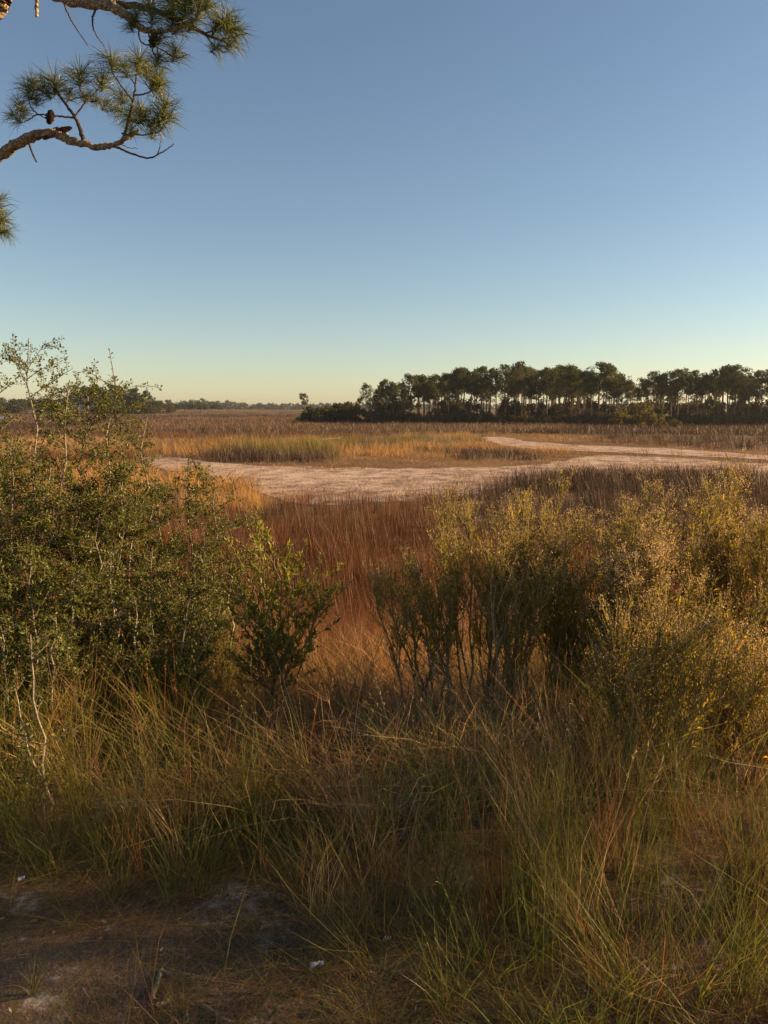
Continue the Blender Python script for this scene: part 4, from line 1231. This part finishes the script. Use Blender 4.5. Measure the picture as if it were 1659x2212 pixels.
def broad_pair(seed, mat, H=10.0, W=6.0, dense=1.0, size=0.35):
    """broad rounded tree with low branching; height 10 units"""
    g = np.random.default_rng(seed); rnd = random.Random(seed)
    tb = Tubes(); V, T, rr = [], [], []
    tb.add([Vector((0, 0, -0.4)), Vector((0.1, 0, 1.5)), Vector((0, 0.1, 3.5)), Vector((0, 0, 6.5))], 0.32, 0.10, 7)
    for i in range(26):
        a = rnd.uniform(0, 6.28); q = math.sqrt(rnd.random())
        z = H * (0.30 + 0.62 * rnd.random() * math.sqrt(1 - (0.85 * q) ** 2) + 0.05)
        e = Vector((math.cos(a) * q * W * 0.5, math.sin(a) * q * W * 0.5, z))
        tb.add([Vector((0, 0, min(z * 0.6, 5.5))), e.lerp(Vector((0, 0, z * 0.7)), 0.5), e], 0.09, 0.02, 4)
        clump(V, T, rr, np.array(e), rnd.uniform(0.8, 1.5), int(60 * dense), size, g, 0.75)
    return tb.mesh('trunk', M['far_trunk']), mesh_np('crown', np.concatenate(V), None, np.concatenate(T), mat, {'r': np.concatenate(rr)})


def shrub_pair(seed, mat, H=3.0, W=3.6, size=0.17):
    g = np.random.default_rng(seed); rnd = random.Random(seed)
    tb = Tubes(); V, T, rr = [], [], []
    for i in range(20):
        a = rnd.uniform(0, 6.28); q = math.sqrt(rnd.random())
        e = Vector((math.cos(a) * q * W * 0.5, math.sin(a) * q * W * 0.5, H * (0.12 + 0.82 * rnd.random() * math.sqrt(1 - (0.8 * q) ** 2))))
        if i % 3 == 0: tb.add([Vector((e.x * 0.15, e.y * 0.15, -0.3)), e * 0.6, e], 0.05, 0.015, 4)
        clump(V, T, rr, np.array(e), rnd.uniform(0.4, 0.8), 60, size, g, 0.85)
    return tb.mesh('stem', M['far_trunk']), mesh_np('foliage', np.concatenate(V), None, np.concatenate(T), mat, {'r': np.concatenate(rr)})


ORD = ['', 'first', 'second', 'third', 'fourth', 'fifth', 'sixth', 'seventh', 'eighth', 'ninth', 'tenth', 'eleventh', 'twelfth', 'thirteenth', 'fourteenth', 'fifteenth', 'sixteenth', 'seventeenth', 'eighteenth', 'nineteenth']
TENS = {2: 'twent', 3: 'thirt', 4: 'fort', 5: 'fift', 6: 'sixt', 7: 'sevent', 8: 'eight'}


def ordinal(n):
    if n < 20: return ORD[n]
    t, u = divmod(n, 10)
    return TENS[t] + ('ieth' if u == 0 else 'y-' + ORD[u])


def tree_of(name, parts, loc_, rz, s, label, cat, group, names):
    e = empty(name, loc_, rz); e.scale = s
    tag(e, label, cat, group)
    for nm, me in zip(names, parts):
        link(nm, me, e)
    return e


PINES = [pine_pair(400 + i, 10, [0.52, 0.60, 0.64, 0.46, 0.68, 0.56, 0.63, 0.42][i], [1.5, 1.3, 1.5, 1.9, 1.1, 1.6, 1.3, 1.8][i]) for i in range(8)]
OAKS = [broad_pair(430 + i, M['far_oak'], 10, [8, 7, 6, 9][i]) for i in range(4)]
BARES = [broad_pair(440 + i, M['far_bare'], 10, [6, 7][i], 0.5, 0.22) for i in range(2)]
SHRUBS = [shrub_pair(450 + i, M['far_shrub'], 3, [3.6, 4.2, 3.2, 4.6][i]) for i in range(4)]
PALES = [shrub_pair(460 + i, M['pale_shrub'], 3, 3.6) for i in range(2)]
g = np.random.default_rng(80); rnd = random.Random(80)

# skyline of the pine stand on the right: position along the picture and height of the tops
prof = [(752, 862), (790, 838), (830, 815), (868, 826), (900, 806), (935, 804), (965, 800), (1000, 787), (1030, 792), (1062, 800), (1095, 795), (1130, 781), (1175, 800), (1215, 787), (1255, 800), (1290, 790),
        (1340, 796), (1380, 812), (1420, 806), (1450, 810), (1490, 800), (1530, 801), (1578, 794), (1620, 812), (1660, 800), (1720, 806), (1800, 800), (1900, 810), (2000, 800)]
PX = [p[0] for p in prof]; PT = [p[1] for p in prof]


def stand_depth(px):
    return float(np.interp(px, [640, 900, 1250, 1659, 2000], [182, 176, 165, 146, 140]))


front = []
x = 758.0
while x < 1990:
    front.append(x); x += rnd.uniform(12, 23)
nvis = 0
for k, px in enumerate(front):
    Y = stand_depth(px) + rnd.uniform(0, 9)
    top = float(np.interp(px, PX, PT)) + rnd.choice([-9, -4, 0, 4, 10, 18, 28]) + rnd.uniform(-2, 4)
    b = at(px, 900, Y); b.z = MARSH
    H = (at(px, top, Y).z - MARSH)
    s = H / 9.5
    w = s * rnd.uniform(0.75, 1.2)
    tree_of('pine_tree', PINES[rnd.randrange(8)], b, rnd.uniform(0, 6.28), (w, w, s),
            '%s tall pine from the left along the front of the far stand' % ordinal(k + 1), 'tree', 'pines along the front of the far stand', ('trunk', 'crown'))
for k in range(160):
    px = rnd.uniform(800, 2000)
    Y = stand_depth(px) + rnd.uniform(10, 60)
    top = float(np.interp(px, PX, PT)) + rnd.uniform(0, 26)
    b = at(px, 900, Y); b.z = MARSH
    s = (at(px, top, Y).z - MARSH) / 9.7; w = s * rnd.uniform(0.8, 1.05)
    tree_of('pine_tree', PINES[rnd.randrange(8)], b, rnd.uniform(0, 6.28), (w, w, s), 'pine deep inside the far stand, behind its front row', 'tree', 'pines deep inside the far stand', ('trunk', 'crown'))
# lone pine at the left tip
b = at(657, 900, 188); b.z = MARSH
s = (at(657, 845, 188).z - MARSH) / 10.2
tree_of('pine_tree', PINES[2], b, 1.0, (s * 0.85, s * 0.85, s), 'lone small pine standing apart at the left tip of the far stand', 'tree', None, ('trunk', 'crown'))
# undergrowth below the pines
k = 0; x = 655.0; lst = []
while x < 1980:
    lst.append(x); x += rnd.uniform(13, 25)
for k, px in enumerate(lst):
    Y = stand_depth(px) - rnd.uniform(1, 5)
    h = (np.interp(px, [650, 670, 720, 760, 800, 1000, 1250, 1659, 2000], [16, 32, 44, 38, 30, 26, 24, 28, 28]) * rnd.uniform(0.75, 1.15)) / FPX * Y
    b = at(px, 900, Y); b.z = MARSH; s = h / 3.0; w = s * rnd.uniform(0.9, 1.3)
    tree_of('marsh_shrub', SHRUBS[rnd.randrange(4)], b, rnd.uniform(0, 6.28), (w, w, s), '%s dark shrub from the left along the foot of the far stand' % ordinal(k + 1), 'shrub', 'dark shrubs at the foot of the far stand', ('stem', 'foliage'))
for k in range(60):
    px = rnd.uniform(690, 1990); Y = stand_depth(px) + rnd.uniform(2, 40)
    h = (np.interp(px, [650, 700, 760, 1000, 1250, 1659], [22, 42, 52, 50, 48, 52]) * rnd.uniform(0.6, 1.2)) / FPX * Y
    b = at(px, 900, Y); b.z = MARSH; s = h / 3.0; w = s * rnd.uniform(0.7, 1.1)
    tree_of('marsh_shrub', SHRUBS[rnd.randrange(4)], b, rnd.uniform(0, 6.28), (w, w, s), 'dark undergrowth shrub among the trunks of the far stand', 'shrub', 'undergrowth among the far pines', ('stem', 'foliage'))
for k, (px, top, Y, mi, lab) in enumerate([
        (1335, 884, 140, 0, 'olive shrub left of the paler ones before the far pines'), (1378, 866, 143, 1, 'largest olive shrub before the far pines'), (1300, 893, 140, 2, 'small dull shrub leftmost before the far pines'),
        (1420, 893, 133, 0, 'broad olive shrub right of the largest one'), (1458, 905, 131, 3, 'small sunlit yellow shrub before the far pines'), (1490, 912, 130, 2, 'lowest tawny shrub right of the sunlit yellow one')]):
    b = at(px, 900, Y); b.z = MARSH; s = (at(px, top, Y).z - MARSH) / 3.0
    tree_of('pale_shrub', PALES[k % 2] if mi in (0, 1, 3) else SHRUBS[k % 4], b, k * 1.1, (s * 1.0, s * 1.0, s), lab, 'shrub', 'olive shrubs before the far pines', ('stem', 'foliage'))

# trees on the left
lefts = []
x = -230.0
while x < 345:
    lefts.append(x); x += rnd.uniform(13, 24)
for k, px in enumerate(lefts):
    Y = 440 + rnd.uniform(-20, 60)
    top = float(np.interp(px, [-300, 0, 60, 120, 150, 165, 200, 240, 280, 310, 345], [858, 862, 860, 858, 856, 842, 836, 836, 840, 850, 866])) + rnd.uniform(-3, 5)
    b = at(px, 890, Y); b.z = MARSH; s = (at(px, top, Y).z - MARSH) / 8.7; w = s * rnd.uniform(0.8, 1.15)
    bare = px < 150 and rnd.random() < 0.45
    tree_of('far_tree', (BARES[k % 2] if bare else OAKS[rnd.randrange(4)]), b, rnd.uniform(0, 6.28), (w, w, s),
            '%s %s from the left in the wood behind the yaupon' % (ordinal(k + 1), 'bare grey tree' if bare else 'broad tree'), 'tree', 'trees of the wood at the far left', ('trunk', 'crown'))
for k in range(34):
    px = rnd.uniform(-230, 360); Y = 425 + rnd.uniform(-20, 20)
    h = rnd.uniform(14, 24) / FPX * Y; b = at(px, 890, Y); b.z = MARSH; s = h / 3.0
    tree_of('marsh_shrub', SHRUBS[rnd.randrange(4)], b, rnd.uniform(0, 6.28), (s * 1.3, s * 1.3, s), 'dark shrub under the far left wood', 'shrub', 'shrubs under the far left wood', ('stem', 'foliage'))
x = 345.0; k = 0; mids = []
while x < 480:
    mids.append(x); x += rnd.uniform(9, 16)
for k, px in enumerate(mids):
    Y = 620 + rnd.uniform(-20, 40); top = float(np.interp(px, [345, 400, 480], [864, 868, 872])) + rnd.uniform(-3, 4)
    b = at(px, 890, Y); b.z = MARSH; s = (at(px, top, Y).z - MARSH) / 10.0
    tree_of('far_tree', OAKS[rnd.randrange(4)], b, rnd.uniform(0, 6.28), (s * 1.3, s * 1.3, s), '%s low tree from the left in the row right of the far left wood' % ordinal(k + 1), 'tree', 'low trees right of the far left wood', ('trunk', 'crown'))
b = at(437, 890, 560); b.z = MARSH; s = (at(437, 858, 560).z - MARSH) / 10.2
tree_of('pine_tree', PINES[3], b, 0.5, (s * 1.3, s * 1.3, s), 'single small pine topping the low tree row on the left', 'tree', None, ('trunk', 'crown'))

# the wood on the horizon: one mass
V, T, rr = [], [], []
for i in range(900):
    px = g.uniform(-700, 2600); Y = g.uniform(1150, 1500)
    b = at(px, 880, Y)
    h = (np.interp(px, [-300, 340, 480, 560, 640, 700], [16, 15, 13, 9, 8, 8]) + g.normal(0, 1.2)) * 0.9
    for j in range(3):
        clump(V, T, rr, np.array([b.x + g.normal(0, 6), b.y, MARSH + h * (0.25 + 0.3 * j)]), 5.5, 22, 2.0, g, 0.6)
o = link('far_wood', mesh_np('far_wood', np.concatenate(V), None, np.concatenate(T), M['far_oak'], {'r': np.concatenate(rr)}))
tag(o, 'thin dark line of woodland along the horizon', 'woodland', kind='stuff')


# ------------------------------------------------------------------ small things on the ground
def stick(name, x0, y0, x1, y1, r, label, mat, lift=0.008, seed=0):
    rnd = random.Random(seed)
    def gp(px, py):
        Y = 1.6
        for _ in range(30):
            q = at(px, py, Y); Y *= (CAM_Z - gz(q.x, Y)) / (CAM_Z - q.z)
        q = at(px, py, Y); q.z = gz(q.x, Y) + lift
        return q
    a, b = gp(x0, y0), gp(x1, y1)
    tb = Tubes()
    pts = [a.lerp(b, j / 5) + Vector((rnd.gauss(0, 0.003), rnd.gauss(0, 0.003), rnd.gauss(0, 0.002) + 0.03 * (j / 5) * (1 - j / 5) * (seed == 6))) for j in range(6)]
    tb.add(pts, r, r * 0.6, 6)
    o = link(name, tb.mesh(name, mat)); tag(o, label, 'stick', 'sticks lying on the sandy ground')
    return o


D = M['driftwood']
stick('stick', 328, 2172, 345, 2110, 0.009, 'thick pale stick lying upright on the bare ground', D, seed=1)
stick('stick', 342, 2098, 378, 2112, 0.007, 'short curved pale stick at the head of the thick one', D, seed=2)
stick('stick', 338, 2178, 372, 2165, 0.007, 'short grey stick at the foot of the thick one', D, seed=3)
stick('stick', 438, 2180, 500, 2218, 0.007, 'pale stick slanting to the lower edge', D, seed=4)
stick('stick', 402, 2230, 406, 2182, 0.004, 'thin upright pale twig at the lower edge', D, seed=5)
stick('stick', 280, 1866, 410, 1915, 0.0022, 'long thin dry stalk lying below the grass on the left', D, 0.03, seed=6)


def on_ground(px, py, lift=0.0):
    Y = 1.6
    for _ in range(30):
        q = at(px, py, Y); Y *= (CAM_Z - gz(q.x, Y)) / (CAM_Z - q.z)
    q = at(px, py, Y); q.z = gz(q.x, Y) + lift
    return q


m, nt, out = new_mat('white_shell')
p = nt.nodes.new('ShaderNodeBsdfPrincipled'); p.inputs['Base Color'].default_value = (0.80, 0.80, 0.82, 1); p.inputs['Roughness'].default_value = 0.55
nt.links.new(p.outputs[0], out.inputs['Surface']); M['shell'] = m


def scrap(px, py, w, l, rz, label, seed, mat=None, name='shell_fragment'):
    """bent thin shell piece with a pinched neck"""
    rnd = random.Random(seed)
    V, Q = [], []
    for side in (0, 1):
        for i in range(7):
            t = i / 6
            ww = w * (0.55 + 0.45 * math.cos(t * 2 * math.pi * 0.8)) * (0.6 + 0.4 * (i not in (0, 6)))
            for j in range(4):
                s = j / 3 - 0.5
                V.append((l * (t - 0.5), ww * s, 0.010 + 0.012 * math.cos(s * 3) + rnd.gauss(0, 0.003) - side * 0.003))
    for side in (0, 1):
        o_ = side * 28
        for i in range(6):
            for j in range(3):
                q = (o_ + i * 4 + j, o_ + i * 4 + j + 1, o_ + (i + 1) * 4 + j + 1, o_ + (i + 1) * 4 + j)
                Q.append(q if side == 0 else q[::-1])
    rim = [i * 4 for i in range(7)] + [24 + j for j in (1, 2, 3)] + [i * 4 + 3 for i in range(5, -1, -1)] + [2, 1]
    for a, b in zip(rim, rim[1:] + rim[:1]):
        Q.append((a, b, b + 28, a + 28))
    o = link(name, mesh_np(name, V, Q, None, mat or M['shell']))
    o.location = on_ground(px, py, 0.002); o.rotation_euler = (0.15, 0.1, rz)
    tag(o, label, 'shell', 'pale fragments on the sandy ground')


scrap(683, 2092, 0.024, 0.040, 0.25, 'bright white pinched shell fragment on the bare ground', 1)
scrap(45, 1906, 0.010, 0.022, 0.5, 'small white fragment on the ground at the left edge', 2)
scrap(835, 2037, 0.008, 0.026, 0.3, 'small grey-white fragment above and right of the bright one', 4)

# driftwood far out on the sand channel
tb = Tubes(); q = on_marsh(1043, 946.5)
tb.add([Vector((-0.16, 0, 0.08)), Vector((-0.03, 0, 0.2)), Vector((0.1, 0.03, 0.22)), Vector((0.2, 0, 0.12))], 0.10, 0.06, 7)
tb.add([Vector((0.05, 0, 0.2)), Vector((0.09, 0, 0.36))], 0.03, 0.015, 5)
o = link('driftwood', tb.mesh('driftwood', M['twig'])); o.location = (q.x, q.y, MARSH + 0.07)
tag(o, 'tiny dark piece of driftwood on the far sand channel', 'driftwood')

# green tufts that stand apart on the ground
TM = []
for i in range(3):
    V, q, t, T, r = blades(20, (0.5, 1.0), 0.009, 0.025, (0.1, 0.5), (0.1, 0.5), 0.2, 5, 500 + i, 0.01)
    TM.append(mesh_np('tuft_blades', V * np.array([0.30, 0.30, 0.30]), q, t, None, {'r': r}))
M['tuft'] = leafy('tuft_blade', [(0, (0.07, 0.10, 0.02)), (0.7, (0.14, 0.16, 0.03)), (1, (0.30, 0.22, 0.06))], 0.45, 0.4, 0.4)
for me in TM: me.materials.append(M['tuft'])
for k, (px, py, s, lab) in enumerate([
        (615, 1900, 1.1, 'bright green grass tuft before the tall grass in the middle'), (700, 1880, 1.0, 'green tuft right of the bright one in the middle'), (500, 1800, 0.9, 'green tuft at the foot of the tall grass, left of the middle'),
        (735, 2040, 0.75, 'green tuft just above the white shell fragment'), (285, 1800, 1.0, 'dark green tuft under the tall grass on the left'), (150, 2010, 0.55, 'low tuft on the bare ground at the lower left'),
        (1170, 2060, 0.9, 'sunlit lone green tuft with upright blades at the lower right'), (1090, 2200, 0.8, 'green tuft at the lower edge, left of the lone upright one'), (1320, 2190, 1.2, 'tall-bladed tuft at the lower edge below the right grass'),
        (1500, 2190, 1.3, 'sunlit orange-green tuft near the lower right corner'), (1610, 2150, 1.2, 'rightmost green tuft in the lower right corner'), (960, 2190, 0.7, 'small tuft at the lower edge right of the shell'), (70, 2150, 0.8, 'brownish tuft in the lower left corner')]):
    e = empty('grass_tuft', on_ground(px, py), k * 0.9); e.scale = (s, s, s)
    tag(e, lab, 'grass', 'green tufts standing apart on the ground')
    o = link('blades', TM[k % 3], e)
# ------------------------------------------------------------------ haze over the marsh
V = [(x_, y_, z_) for z_ in (MARSH - 1.6, 17.5) for (x_, y_) in ((-1400, -60), (1900, -60), (1900, 1700), (-1400, 1700))]
Q = [(3, 2, 1, 0), (4, 5, 6, 7), (0, 1, 5, 4), (1, 2, 6, 5), (2, 3, 7, 6), (3, 0, 4, 7)]
m, nt, out = new_mat('marsh_haze')
pv = nt.nodes.new('ShaderNodeVolumePrincipled')
pv.inputs['Color'].default_value = (0.96, 0.95, 0.93, 1); pv.inputs['Density'].default_value = 0.00016; pv.inputs['Anisotropy'].default_value = 0.6
nt.links.new(pv.outputs[0], out.inputs['Volume'])
haze = link('haze', mesh_np('haze', V, Q, None, m))
tag(haze, 'thin sunlit haze lying over the whole marsh', 'haze', kind='stuff')
print('TRIS', sum(len(m.loops) - 2 * len(m.polygons) for m in bpy.data.meshes))
